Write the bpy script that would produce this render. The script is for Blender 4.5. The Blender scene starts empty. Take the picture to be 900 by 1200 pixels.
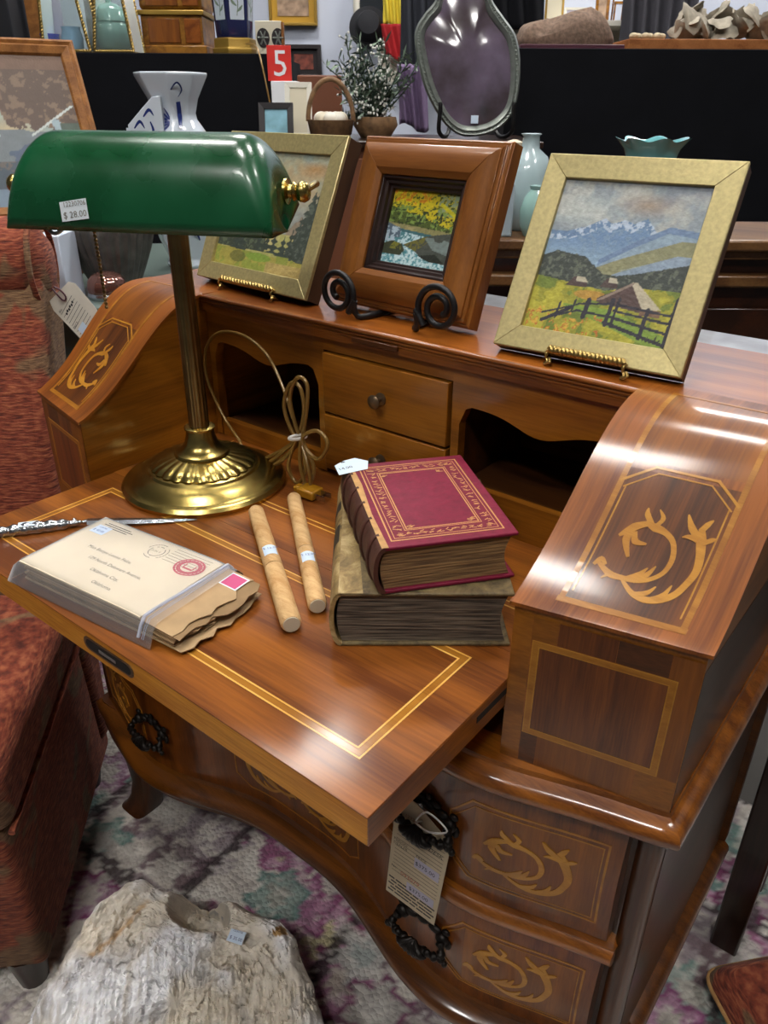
import bpy, bmesh, math, random
import numpy as np
from mathutils import Vector, Matrix, noise

# ------------------------------------------------------------------ camera
# All lengths below are centimetres in the desk's own frame: x along the desk front,
# y into its depth, z up with 0 at the writing board; the floor lies at z = FLOOR.
FLOOR = -71.0
F_PX = 906.39
YAW, PITCH, ROLL = math.radians(38.42), math.radians(27.94), math.radians(0.36)
CAM = np.array([23.03, -27.56, 42.12])
FW = np.array([-math.sin(YAW)*math.cos(PITCH), math.cos(YAW)*math.cos(PITCH), -math.sin(PITCH)])
_rt = np.array([math.cos(YAW), math.sin(YAW), 0.0]); _up = np.cross(_rt, FW)
RT = math.cos(ROLL)*_rt + math.sin(ROLL)*_up
UP = -math.sin(ROLL)*_rt + math.cos(ROLL)*_up
AX_A = _rt.copy()                                            # background frame: a to the right ...
AX_D = np.array([-math.sin(YAW), math.cos(YAW), 0.0])        # ... d away from the viewer

scene = bpy.context.scene
COL = scene.collection

def W(p):
    return Vector((p[0]*0.01, p[1]*0.01, (p[2]-FLOOR)*0.01))

cam_data = bpy.data.cameras.new('camera')
cam_data.sensor_fit = 'HORIZONTAL'; cam_data.sensor_width = 36.0
cam_data.lens = F_PX/900.0*36.0
cam_data.clip_start = 0.02; cam_data.clip_end = 60
cam_ob = bpy.data.objects.new('camera', cam_data); COL.objects.link(cam_ob)
cam_ob.matrix_world = Matrix(((RT[0], UP[0], -FW[0], CAM[0]*.01), (RT[1], UP[1], -FW[1], CAM[1]*.01),
                              (RT[2], UP[2], -FW[2], (CAM[2]-FLOOR)*.01), (0, 0, 0, 1)))
cam_data.dof.use_dof = True; cam_data.dof.focus_distance = 0.92; cam_data.dof.aperture_fstop = 30.0
scene.camera = cam_ob

# ------------------------------------------------------------------ world, exposure
world = bpy.data.worlds.new('hall'); scene.world = world; world.use_nodes = True
bgn = world.node_tree.nodes['Background']
bgn.inputs[0].default_value = (0.9, 0.94, 1.0, 1); bgn.inputs[1].default_value = 0.08
vs = scene.view_settings
vs.view_transform = 'Standard'; vs.look = 'None'; vs.gamma = 1.0; vs.exposure = 0.0; vs.use_curve_mapping = False

# ------------------------------------------------------------------ hall lights (ceiling panels; the fixtures are built below)
CEIL = 250.0
LIGHT_E = 62.0
# centre x, y, length, width, turn
LAMPS = [(-48, -8, 44, 26, 0.0), (-28, 112, 40, 24, 0.0), (-190, 168, 60, 30, 0.9), (110, 60, 40, 26, 1.2), (-150, 40, 36, 24, .3),
         (70, -140, 50, 30, 0.2), (-20, -190, 44, 26, 0.1), (-330, 330, 80, 40, .67), (-60, 330, 80, 40, .67)]

# ------------------------------------------------------------------ helpers
def lin(c):
    c = np.asarray(c, float)/255.0
    return np.where(c <= 0.04045, c/12.92, ((c+0.055)/1.055)**2.4)

def hexc(h):
    h = h.lstrip('#'); v = lin([int(h[i:i+2], 16) for i in (0, 2, 4)])
    return (float(v[0]), float(v[1]), float(v[2]), 1.0)

ORG = {}

class G:
    """collects vertices and faces in centimetres"""
    def __init__(s): s.v = []; s.f = []
    def add(s, V, F):
        b = len(s.v); s.v += [tuple(map(float, p)) for p in V]; s.f += [tuple(b+i for i in f) for f in F]; return s
    def box(s, x0, x1, y0, y1, z0, z1):
        V = [(x0,y0,z0),(x1,y0,z0),(x1,y1,z0),(x0,y1,z0),(x0,y0,z1),(x1,y0,z1),(x1,y1,z1),(x0,y1,z1)]
        return s.add(V, [(0,3,2,1),(4,5,6,7),(0,1,5,4),(1,2,6,5),(2,3,7,6),(3,0,4,7)])
    def obox(s, c, ax, ay, az):
        c, ax, ay, az = [np.asarray(q, float) for q in (c, ax, ay, az)]
        V = [c+i*ax+j*ay+k*az for k in (-1,1) for (i,j) in ((-1,-1),(1,-1),(1,1),(-1,1))]
        return s.add(V, [(0,3,2,1),(4,5,6,7),(0,1,5,4),(1,2,6,5),(2,3,7,6),(3,0,4,7)])
    def prism(s, poly, fn, w0, w1):
        n = len(poly); V = [fn(u, v, w0) for u, v in poly]+[fn(u, v, w1) for u, v in poly]
        F = [tuple(range(n))[::-1], tuple(range(n, 2*n))]+[(i, (i+1) % n, n+(i+1) % n, n+i) for i in range(n)]
        return s.add(V, F)
    def grid(s, fn, us, vs_, flip=False):
        nu, nv = len(us), len(vs_)
        V = [fn(u, v) for u in us for v in vs_]
        F = []
        for i in range(nu-1):
            for j in range(nv-1):
                q = (i*nv+j, (i+1)*nv+j, (i+1)*nv+j+1, i*nv+j+1)
                F.append(q[::-1] if flip else q)
        return s.add(V, F)
    def rings(s, R, cap0=True, cap1=True, closed=False):
        n = len(R[0]); m = len(R); V = [p for r in R for p in r]; F = []
        for i in range(m if closed else m-1):
            k = (i+1) % m
            for j in range(n):
                F.append((i*n+j, i*n+(j+1) % n, k*n+(j+1) % n, k*n+j))
        if not closed:
            if cap0: F.append(tuple(range(n))[::-1])
            if cap1: F.append(tuple(range((m-1)*n, m*n)))
        return s.add(V, F)
    def tube(s, path, r, n=8, closed=False, flat=1.0):
        P = [np.asarray(q, float) for q in path]; m = len(P)
        rr = list(r) if hasattr(r, '__len__') else [r]*m
        R = []; ref = None
        for i in range(m):
            if closed: t = P[(i+1) % m]-P[i-1]
            else: t = P[min(i+1, m-1)]-P[max(i-1, 0)]
            t = t/(np.linalg.norm(t)+1e-9)
            if ref is None:
                ref = np.array([0, 0, 1.0]) if abs(t[2]) < .9 else np.array([1.0, 0, 0])
            a = ref-t*(ref@t); a /= np.linalg.norm(a)+1e-9; b = np.cross(t, a); ref = a
            R.append([P[i]+rr[i]*(math.cos(2*math.pi*k/n)*a*flat+math.sin(2*math.pi*k/n)*b) for k in range(n)])
        return s.rings(R, closed=closed)
    def lathe(s, prof, c=(0,0,0), n=24, M=None, rf=None):
        R = []
        for i, (r, z) in enumerate(prof):
            ring = []
            for k in range(n):
                t = 2*math.pi*k/n; q = r*(rf(t, i, z) if rf else 1.0)
                p = Vector((q*math.cos(t), q*math.sin(t), z))
                if M is not None: p = M @ p
                ring.append((p[0]+c[0], p[1]+c[1], p[2]+c[2]))
            R.append(ring)
        return s.rings(R)
    def ball(s, c, r, n=10, m=7, ax=None):
        ax = ax or ((1,0,0),(0,1,0),(0,0,1)); rr = r if hasattr(r, '__len__') else (r, r, r)
        A = [np.asarray(a, float)*q for a, q in zip(ax, rr)]; c = np.asarray(c, float); R = []
        for i in range(m+1):
            ph = math.pi*(i/m)*0.98+0.01*math.pi
            R.append([c+A[0]*math.sin(ph)*math.cos(2*math.pi*k/n)+A[1]*math.sin(ph)*math.sin(2*math.pi*k/n)-A[2]*math.cos(ph) for k in range(n)])
        return s.rings(R)

def root(name, label, cat, base, group=None):
    o = bpy.data.objects.new(name, None); COL.objects.link(o)
    o.empty_display_size = 0.03
    o.location = W(base); ORG[o.name] = W(base).copy()
    o['label'] = label; o['category'] = cat
    if group: o['group'] = group
    return o

def tag(o, label, cat, group=None):
    o['label'] = label; o['category'] = cat
    if group: o['group'] = group
    return o

def obj(name, g, mat, parent=None, smooth=None, cols=None, bevel=0, seg=2, sub=0, solid=0, kind=None, label=None):
    V = np.array(g.v, float)*0.01; V[:, 2] -= FLOOR*0.01
    lo, hi = V.min(0), V.max(0)
    o0 = Vector(((lo[0]+hi[0])/2, (lo[1]+hi[1])/2, lo[2]))
    me = bpy.data.meshes.new(name)
    me.from_pydata((V-np.array(o0)).tolist(), [], g.f)
    me.update()
    if cols is not None:
        ca = me.color_attributes.new('Col', 'FLOAT_COLOR', 'POINT')
        ca.data.foreach_set('color', np.concatenate([np.asarray(cols, float), np.ones((len(cols), 1))], 1).astype(np.float32).ravel())
    bm = bmesh.new(); bm.from_mesh(me); bmesh.ops.recalc_face_normals(bm, faces=bm.faces); bm.to_mesh(me); bm.free()
    if smooth is not None:
        me.polygons.foreach_set('use_smooth', [True]*len(me.polygons))
        if smooth < 180: me.set_sharp_from_angle(angle=math.radians(smooth))
    mats = mat if isinstance(mat, (list, tuple)) else [mat]
    for q in mats: me.materials.append(MAT[q])
    o = bpy.data.objects.new(name, me); COL.objects.link(o)
    ORG[o.name] = o0
    if parent is not None:
        o.parent = parent; o.location = o0-ORG[parent.name]
    else:
        o.location = o0
    if solid:
        m = o.modifiers.new('thickness', 'SOLIDIFY'); m.thickness = solid*0.01; m.offset = -1
    if bevel:
        m = o.modifiers.new('bevel', 'BEVEL'); m.width = bevel*0.01; m.segments = seg; m.limit_method = 'ANGLE'; m.angle_limit = math.radians(40)
        if smooth is None:
            me.polygons.foreach_set('use_smooth', [True]*len(me.polygons)); me.set_sharp_from_angle(angle=math.radians(89))
    if sub:
        m = o.modifiers.new('subdivision', 'SUBSURF'); m.levels = sub; m.render_levels = sub
    if kind: o['kind'] = kind
    if label: o['label'] = label
    return o

def cat_curve(P, k=8, closed=False):
    P = [np.asarray(q, float) for q in P]; n = len(P); out = []
    rng = range(n if closed else n-1)
    for i in rng:
        if closed: a, b, c, d = P[i-1], P[i], P[(i+1) % n], P[(i+2) % n]
        else: a, b, c, d = P[max(i-1, 0)], P[i], P[i+1], P[min(i+2, n-1)]
        for j in range(k):
            t = j/k
            out.append(0.5*((2*b)+(-a+c)*t+(2*a-5*b+4*c-d)*t*t+(-a+3*b-3*c+d)*t**3))
    if not closed: out.append(P[-1])
    return out

def nrm(v):
    v = np.asarray(v, float); return v/np.linalg.norm(v)

_rs = np.random.RandomState(7)
_LAT = _rs.rand(64, 64)
def vnoise(x, y, seed=0):
    x = np.asarray(x, float)+seed*7.31; y = np.asarray(y, float)+seed*3.77
    xi = np.floor(x).astype(int); yi = np.floor(y).astype(int); fx = x-xi; fy = y-yi
    fx = fx*fx*(3-2*fx); fy = fy*fy*(3-2*fy); L = lambda a, b: _LAT[a % 64, b % 64]
    return (L(xi, yi)*(1-fx)+L(xi+1, yi)*fx)*(1-fy)+(L(xi, yi+1)*(1-fx)+L(xi+1, yi+1)*fx)*fy
def fbm(x, y, seed=0, o=4):
    s = 0; a = .5; t = 0
    for i in range(o):
        s = s+a*vnoise(x*2**i, y*2**i, seed+i); t += a; a *= .55
    return s/t

_tcache = {}
def text_geo(g, s, size, o, ex, ey, align='LEFT', shear=0.0):
    """flat printed lettering: adds the glyph faces of s to g, baseline origin o, directions ex, ey"""
    key = (s, align, shear)
    if key not in _tcache:
        cu = bpy.data.curves.new('t', 'FONT'); cu.body = s; cu.size = 1.0; cu.align_x = align; cu.shear = shear; cu.resolution_u = 2
        ob = bpy.data.objects.new('t', cu); COL.objects.link(ob)
        bpy.context.view_layer.update()
        me = bpy.data.meshes.new_from_object(ob.evaluated_get(bpy.context.evaluated_depsgraph_get()))
        _tcache[key] = ([tuple(v.co) for v in me.vertices], [tuple(p.vertices) for p in me.polygons])
        bpy.data.objects.remove(ob); bpy.data.curves.remove(cu); bpy.data.meshes.remove(me)
    V, F = _tcache[key]; o, ex, ey = [np.asarray(q, float) for q in (o, ex, ey)]
    return g.add([o+ex*(v[0]*size)+ey*(v[1]*size) for v in V], F)

def inpoly(px, py, poly):
    r = np.zeros(np.shape(px), bool); n = len(poly); j = n-1
    for i in range(n):
        xi, yi = poly[i]; xj, yj = poly[j]
        if yi != yj:
            c = ((yi > py) != (yj > py)) & (px < (xj-xi)*(py-yi)/(yj-yi)+xi); r ^= c
        j = i
    return r

def segd(px, py, a, b):
    ax, ay = a; bx, by = b; dx, dy = bx-ax, by-ay
    t = np.clip(((px-ax)*dx+(py-ay)*dy)/(dx*dx+dy*dy+1e-9), 0, 1)
    return np.hypot(px-ax-t*dx, py-ay-t*dy)

# pixel of the photograph -> point on a known surface
def ray(u, v):
    return CAM, FW+RT*(u-450)/F_PX+UP*(600-v)/F_PX
def on_plane(u, v, P, n):
    c, d = ray(u, v); n = np.asarray(n, float); return c+d*(((np.asarray(P, float)-c)@n)/(d@n))
def on_z(u, v, z): return on_plane(u, v, (0, 0, z), (0, 0, 1))
def bgp(u, v, d): return on_plane(u, v, CAM+d*AX_D, AX_D)      # point at distance d into the hall
def bg(a, d, z): q = CAM+a*AX_A+d*AX_D; return np.array([q[0], q[1], z])
def bg_a(u, v, d): return float((bgp(u, v, d)-CAM)@AX_A)
def bg_z(u, v, d): return float(bgp(u, v, d)[2])

# ------------------------------------------------------------------ materials
MAT = {}
def nodes_of(name):
    m = bpy.data.materials.new(name); m.use_nodes = True; MAT[name] = m
    nt = m.node_tree; return m, nt, nt.nodes['Principled BSDF']
def N(nt, t, **kw):
    n = nt.nodes.new(t)
    for k, v in kw.items(): setattr(n, k, v)
    return n
def ramp(nt, fac, stops):
    r = N(nt, 'ShaderNodeValToRGB'); e = r.color_ramp.elements
    while len(e) < len(stops): e.new(0.5)
    for q, (p, c) in zip(e, stops): q.position = p; q.color = c if not isinstance(c, str) else hexc(c)
    nt.links.new(fac, r.inputs[0]); return r
def bump(nt, bs, fac, strength, dist=0.002):
    b = N(nt, 'ShaderNodeBump'); b.inputs['Strength'].default_value = strength; b.inputs['Distance'].default_value = dist
    nt.links.new(fac, b.inputs['Height']); nt.links.new(b.outputs[0], bs.inputs['Normal'])

def plain(name, col, rough=0.5, metal=0.0, coat=0.0, noise_amt=0.0, nscale=60, bumpy=0.0, spec=0.5):
    m, nt, bs = nodes_of(name)
    bs.inputs['Base Color'].default_value = hexc(col); bs.inputs['Roughness'].default_value = rough
    bs.inputs['Metallic'].default_value = metal; bs.inputs['Coat Weight'].default_value = coat; bs.inputs['Specular IOR Level'].default_value = spec
    tc = N(nt, 'ShaderNodeTexCoord'); no = N(nt, 'ShaderNodeTexNoise'); no.inputs['Scale'].default_value = nscale; no.inputs['Detail'].default_value = 4
    nt.links.new(tc.outputs['Object'], no.inputs['Vector'])
    if noise_amt:
        c = np.array(hexc(col)[:3]); a = tuple(np.clip(c*(1-noise_amt), 0, 1))+(1,); b = tuple(np.clip(c*(1+noise_amt), 0, 1))+(1,)
        r = ramp(nt, no.outputs[0], [(0.3, a), (0.7, b)]); nt.links.new(r.outputs[0], bs.inputs['Base Color'])
    if bumpy: bump(nt, bs, no.outputs[0], bumpy)
    return m

def wood(name, dark, light, axis='X', scale=1.0, rough=0.28, coat=0.4, fine=0.35, bumpy=0.03, warp=1.0, tone=(.79, .755, .42)):
    dark, light = [tuple(float(a*b) for a, b in zip(hexc(q)[:3], tone))+(1.0,) for q in (dark, light)]
    m, nt, bs = nodes_of(name)
    tc = N(nt, 'ShaderNodeTexCoord'); mp = N(nt, 'ShaderNodeMapping')
    k = {'X': (0.9, 9, 9), 'Y': (9, 0.9, 9), 'Z': (9, 9, 0.9), 'YZ': (11, 0.9, 0.9)}[axis]
    mp.inputs['Scale'].default_value = tuple(scale*q for q in k)
    nt.links.new(tc.outputs['Object'], mp.inputs['Vector'])
    n1 = N(nt, 'ShaderNodeTexNoise'); n1.inputs['Scale'].default_value = 2.2; n1.inputs['Detail'].default_value = 5; n1.inputs['Distortion'].default_value = 0.6*warp
    nt.links.new(mp.outputs[0], n1.inputs['Vector'])
    mp2 = N(nt, 'ShaderNodeMapping'); mp2.inputs['Scale'].default_value = tuple(scale*(q*9 if q > 1 else q*4) for q in k)
    nt.links.new(tc.outputs['Object'], mp2.inputs['Vector'])
    n2 = N(nt, 'ShaderNodeTexNoise'); n2.inputs['Scale'].default_value = 4; n2.inputs['Detail'].default_value = 3
    nt.links.new(mp2.outputs[0], n2.inputs['Vector'])
    mx = N(nt, 'ShaderNodeMath', operation='MULTIPLY_ADD'); mx.inputs[1].default_value = fine; 
    nt.links.new(n2.outputs[0], mx.inputs[0]); nt.links.new(n1.outputs[0], mx.inputs[2])
    r = ramp(nt, mx.outputs[0], [(0.42+fine*.3, dark), (0.62+fine*.6, light)])
    nt.links.new(r.outputs[0], bs.inputs['Base Color'])
    bs.inputs['Roughness'].default_value = rough+.12; bs.inputs['Specular IOR Level'].default_value = .22; bs.inputs['Coat Weight'].default_value = min(1, coat*1.5); bs.inputs['Coat Roughness'].default_value = 0.14
    if bumpy: bump(nt, bs, n2.outputs[0], bumpy, 0.001)
    return m

def painted_mat(name, rough=0.6, coat=0.0, bumpy=0.0, nscale=300):
    m, nt, bs = nodes_of(name)
    a = N(nt, 'ShaderNodeVertexColor', layer_name='Col'); nt.links.new(a.outputs[0], bs.inputs['Base Color'])
    bs.inputs['Roughness'].default_value = rough; bs.inputs['Coat Weight'].default_value = coat
    if bumpy:
        tc = N(nt, 'ShaderNodeTexCoord'); no = N(nt, 'ShaderNodeTexNoise'); no.inputs['Scale'].default_value = nscale; no.inputs['Detail'].default_value = 4
        nt.links.new(tc.outputs['Object'], no.inputs['Vector']); bump(nt, bs, no.outputs[0], bumpy)
    return m

wood('walnut_x', '#6b3717', '#a8642c', 'X', 1.6, rough=.3, coat=.5)
wood('board_top', '#6b3717', '#a8642c', 'X', 1.3, rough=.34, coat=.2, fine=.3, warp=.5)
wood('inlay_light', '#d59d48', '#e8bb6c', 'X', 3, rough=.3, coat=.3, tone=(1, .95, .8))
wood('walnut_y', '#6a3516', '#a15d2a', 'Y', 2.4, rough=.27, coat=.5, warp=.2, fine=.5)
wood('walnut_slope', '#6a3516', '#a15d2a', 'YZ', 1.5, rough=.3, coat=.35, fine=.4)
wood('panel_slope', '#4a260f', '#7a441d', 'YZ', 1.5, rough=.3, coat=.35, fine=.4)
wood('orange_slope', '#74401a', '#985a20', 'YZ', 1.5, rough=.3, coat=.35, fine=.4)
wood('walnut_dark', '#3a1d0e', '#63351a', 'Z', 1.6, rough=.3, coat=.4)
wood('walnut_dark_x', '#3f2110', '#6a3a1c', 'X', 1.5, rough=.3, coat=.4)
wood('panel_dark', '#5a2d10', '#8a4c1e', 'Z', 2.2, rough=.27, coat=.5)
wood('panel_orange', '#74401a', '#985a20', 'Z', 2.2, rough=.3, coat=.4)
wood('oak_edge', '#ad6c1e', '#d99a42', 'X', 2.4, rough=.4, coat=.1, fine=.6, bumpy=.1, tone=(1, .92, .6))
wood('honey', '#7b4716', '#a86a26', 'X', 1.4, rough=.32, coat=.35)
wood('honey_y', '#7b4716', '#a86a26', 'Y', 1.4, rough=.3, coat=.4)
wood('honey_z', '#7a4512', '#a36522', 'Z', 1.4, rough=.32, coat=.35)
wood('cherry_top', '#7a3f1b', '#b2682f', 'X', 1.6, rough=.22, coat=.6)
wood('moulding_shaded', '#4a2710', '#78461d', 'X', 2.2, rough=.2, coat=.7)  # darker copy of moulding: shade beneath the writing board put into the wood colour
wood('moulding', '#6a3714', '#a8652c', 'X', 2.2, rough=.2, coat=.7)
wood('inlay', '#b57a2c', '#cf9440', 'X', 3, rough=.3, coat=.4)
wood('inlay_band', '#9c6322', '#bb7f36', 'X', 3, rough=.3, coat=.4)
wood('inlay_edge', '#8a5420', '#a06428', 'X', 3, rough=.3, coat=.4)
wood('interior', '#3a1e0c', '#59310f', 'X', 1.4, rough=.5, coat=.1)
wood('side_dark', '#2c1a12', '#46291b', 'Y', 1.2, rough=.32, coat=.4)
wood('frame_walnut', '#774622', '#996031', 'X', 1.2, rough=.38, coat=.25, fine=.25)
wood('frame_walnut_z', '#774622', '#996031', 'Z', 1.2, rough=.38, coat=.25, fine=.25)
wood('furniture_dark', '#1d0f0b', '#351c14', 'Z', 1.2, rough=.3, coat=.4)
wood('sideboard', '#2a130c', '#4a2415', 'X', 1.0, rough=.3, coat=.4)
wood('sideboard_rail', '#573829', '#84604a', 'X', 1.0, rough=.35, coat=.3)
wood('frame_oak', '#7d4f33', '#a97450', 'X', 2.0, rough=.45, coat=.1, fine=.5)
wood('tube_wood', '#b58a58', '#d6b384', 'X', 5, rough=.65, coat=0, fine=.6, bumpy=.2, tone=(1, .98, .92))
wood('chest_wood', '#6f4518', '#a8742f', 'X', 2, rough=.4, coat=.3)
wood('board_wood', '#8c5438', '#b3765a', 'X', 1, rough=.5, coat=0)
plain('brass', '#b09a58', .26, 1.0, noise_amt=.18, nscale=25)
plain('brass_dark', '#857048', .33, 1.0, noise_amt=.2, nscale=40)
plain('silver', '#b9bcc0', .25, 1.0, noise_amt=.2, nscale=80, bumpy=.3)
plain('bronze_dark', '#1f1a16', .42, .6, bumpy=.15)
plain('iron_black', '#1b1a1b', .45, .3, bumpy=.1, nscale=200)
plain('steel_edge', '#8d8d8c', .4, .7)
plain('hole_dark', '#120c08', .8)
plain('lock_brass', '#6d5a45', .4, .8, noise_amt=.3, nscale=60)
plain('paper_white', '#e3ecf2', .7)
plain('paper_sticker', '#cfe0f2', .7)
plain('paper_tag', '#b9a88c', .8, noise_amt=.05)
plain('paper_tag_white', '#dcd6c8', .8, noise_amt=.05)
plain('paper_lilac', '#a9a4b5', .8)
plain('ink', '#2c2a2c', .8); plain('ink_grey', '#7b776f', .8); plain('ink_red', '#a3523f', .8); plain('ink_blue', '#3b4e83', .8)
plain('ink_stamp', '#b23a4a', .8); plain('ink_pink', '#c4527e', .8)
plain('envelope_cream', '#d9ccb2', .8, noise_amt=.04, nscale=30)
plain('envelope_brown', '#b3956e', .85, noise_amt=.12, nscale=40)
plain('envelope_dark', '#5c4632', .9)
plain('string_white', '#c9c6c0', .8)
plain('cord_gold', '#80622f', .32, .25, coat=.4); plain('plug_amber', '#a5741a', .25, coat=.4)
plain('leather_red', '#721530', .55, coat=.04, spec=.3, noise_amt=.16, nscale=160, bumpy=.25)
plain('leather_spine', '#4b2a20', .6, noise_amt=.3, nscale=90, bumpy=.5)
plain('leather_tan', '#b58a55', .75, noise_amt=.2, nscale=120, bumpy=.4)
plain('gilt', '#c9985c', .5, .3)
def worn(name, stops, sc):
    m, nt, bs = nodes_of(name); tc = N(nt, 'ShaderNodeTexCoord'); no = N(nt, 'ShaderNodeTexNoise'); no.inputs['Scale'].default_value = sc; no.inputs['Detail'].default_value = 7; no.inputs['Roughness'].default_value = .7; no.inputs['Distortion'].default_value = .8
    nt.links.new(tc.outputs['Object'], no.inputs['Vector']); r = ramp(nt, no.outputs[0], stops); nt.links.new(r.outputs[0], bs.inputs['Base Color']); bs.inputs['Roughness'].default_value = .62; bump(nt, bs, no.outputs[0], .35)
worn('boards_olive', [(.32, '#2a231a'), (.45, '#5b4c33'), (.6, '#7d6a46'), (.72, '#b39c72')], 34); worn('spine_worn', [(.3, '#4a3a25'), (.5, '#8f7648'), (.66, '#c0a877')], 30)
plain('envelope_shaded', '#8f7350', .85, noise_amt=.15, nscale=40)  # darker paper for alternate envelopes, painting in the shaded gaps of the bundle
plain('label_black', '#24211d', .6)
plain('frame_gold', '#b3a573', .4, .5, noise_amt=.14, nscale=260, bumpy=.1)
plain('frame_side_brown', '#4a3220', .5)
plain('liner_dark', '#2a1a17', .4, coat=.2)
plain('rope_brass', '#a98f55', .35, .9)
plain('black_cloth', '#0b0c11', .95, noise_amt=.2, nscale=12, spec=.2)
plain('wall_paint', '#bfc6d6', .85); plain('ceiling_paint', '#b9babc', .9); plain('concrete', '#55524f', .85, noise_amt=.2, nscale=3)
plain('lamp_housing', '#d5d6d8', .5)
plain('grey_table', '#5f6d68', .3); plain('white_box', '#c4cede', .7); plain('porcelain', '#c9d2dc', .15, coat=.5)
plain('cobalt', '#26346f', .25, coat=.4); plain('cobalt_light', '#6f83a8', .25, coat=.4)
plain('navy', '#1c2147', .25, coat=.5); plain('gold_paint', '#9a7b35', .4, .6)
plain('pot_grey', '#57534f', .4, .2, noise_amt=.4, nscale=40, bumpy=.5)
plain('teal_glass', '#5f9ea3', .15, coat=.6); plain('milk_glass', '#a9bcc0', .2, coat=.4); plain('mint', '#8fb3ac', .2, coat=.5); plain('dark_green_glaze', '#2f4743', .2, coat=.5)
plain('blue_glass', '#2b3fc0', .1, coat=.5); plain('pale_blue_glass', '#8fb4d8', .15, coat=.4)
plain('silver_frame', '#7f857f', .4, .5, noise_amt=.15); plain('fur_brown', '#6a5648', .95, noise_amt=.35, nscale=90, bumpy=.8)
plain('mineral', '#8f8778', .9, noise_amt=.3, nscale=40, bumpy=.6); plain('pebble', '#b3a588', .8)
plain('maroon', '#4a2230', .4); plain('sign_red', '#d4322b', .4); plain('sign_white', '#e8eaee', .4)
plain('wicker', '#7a5b3c', .7, noise_amt=.4, nscale=60, bumpy=.6); plain('leaf_dark', '#33463a', .6, noise_amt=.3); plain('leaf_grey', '#6d7f6c', .7, noise_amt=.3); plain('berry_white', '#d9d8d2', .6)
plain('cream_cloth', '#cfc7b2', .9); plain('scarf_red', '#b01f26', .8); plain('scarf_yellow', '#d9c33b', .8); plain('hat_black', '#15161c', .85); plain('garment_dark', '#23262f', .9)
plain('bone', '#c9bda4', .7); plain('ivory', '#d9d5c8', .5); plain('purple_cloth', '#6f5c7c', .9); plain('quilt_grey', '#7d7f83', .35, coat=.5, noise_amt=.5, nscale=18); plain('quilt_red', '#a4384a', .5)
plain('wood_box_far', '#6b3c22', .6); plain('blue_seascape', '#7fb0c0', .6, noise_amt=.4, nscale=20); plain('dark_frame', '#201a1c', .4); plain('flower_print', '#7a3a2c', .6, noise_amt=.7, nscale=30); plain('mat_cream', '#d0c8b0', .7); plain('mat_ochre', '#b48a22', .6); plain('print_brown', '#a58a72', .7, noise_amt=.5, nscale=25)
plain('grey_cloth', '#3b3a41', .9)
painted_mat('oil_paint', .6, 0.0, .35, 260); painted_mat('stone', .92, 0, .9, 160); painted_mat('rug', .97)
painted_mat('page_block', .9, 0, .5, 400)

def glassy(name, tint, alpha=.12, rough=.05, ior=1.45):
    m, nt, bs = nodes_of(name)
    out = nt.nodes['Material Output']; tr = N(nt, 'ShaderNodeBsdfTransparent'); tr.inputs[0].default_value = hexc(tint)
    bs.inputs['Base Color'].default_value = hexc(tint); bs.inputs['Roughness'].default_value = rough
    fr = N(nt, 'ShaderNodeFresnel'); fr.inputs[0].default_value = ior
    ad = N(nt, 'ShaderNodeMath', operation='ADD', use_clamp=True); ad.inputs[1].default_value = alpha; nt.links.new(fr.outputs[0], ad.inputs[0])
    mx = N(nt, 'ShaderNodeMixShader'); nt.links.new(ad.outputs[0], mx.inputs[0]); nt.links.new(tr.outputs[0], mx.inputs[1]); nt.links.new(bs.outputs[0], mx.inputs[2])
    nt.links.new(mx.outputs[0], out.inputs[0]); return m
glassy('plastic_bag', '#f1f2f5', .07, .16); glassy('plastic_zip', '#e9ecf6', .35, .2); glassy('clear_glass', '#e3ecea', .05, .03); plain('pink_glass', '#8a6258', .1, .75); glassy('frost_glass', '#cfdce2', .45, .2)

# rolled green cased glass
m, nt, bs = nodes_of('green_glass')
bs.inputs['Base Color'].default_value = hexc('#07502c'); bs.inputs['Roughness'].default_value = .13; bs.inputs['Coat Weight'].default_value = .35; bs.inputs['Coat Roughness'].default_value = .1
tc = N(nt, 'ShaderNodeTexCoord'); no = N(nt, 'ShaderNodeTexNoise'); no.inputs['Scale'].default_value = 14; no.inputs['Detail'].default_value = 6
nt.links.new(tc.outputs['Object'], no.inputs['Vector']); r = ramp(nt, no.outputs[0], [(.35, '#04401f'), (.7, '#0a5430')]); nt.links.new(r.outputs[0], bs.inputs['Base Color'])
r2 = ramp(nt, no.outputs[0], [(.3, (.2, .2, .2, 1)), (.8, (.4, .4, .4, 1))]); nt.links.new(r2.outputs[0], bs.inputs['Roughness'])

# red chenille damask
m, nt, bs = nodes_of('damask')
tc = N(nt, 'ShaderNodeTexCoord'); mp = N(nt, 'ShaderNodeMapping'); mp.inputs['Scale'].default_value = (40, 40, 260)
nt.links.new(tc.outputs['Object'], mp.inputs[0]); n1 = N(nt, 'ShaderNodeTexNoise'); n1.inputs['Scale'].default_value = 1.6; n1.inputs['Detail'].default_value = 4; nt.links.new(mp.outputs[0], n1.inputs['Vector'])
n2 = N(nt, 'ShaderNodeTexNoise'); n2.inputs['Scale'].default_value = 9; n2.inputs['Detail'].default_value = 2; n2.inputs['Distortion'].default_value = 1.2; nt.links.new(tc.outputs['Object'], n2.inputs['Vector'])
ra = ramp(nt, n1.outputs[0], [(.3, '#4a1a10'), (.5, '#7d3823'), (.72, '#a5613f')]); rb = ramp(nt, n1.outputs[0], [(.3, '#4f3524'), (.7, '#8a6a4a')])
rm = ramp(nt, n2.outputs[0], [(.53, (0, 0, 0, 1)), (.59, (1, 1, 1, 1))])
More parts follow.
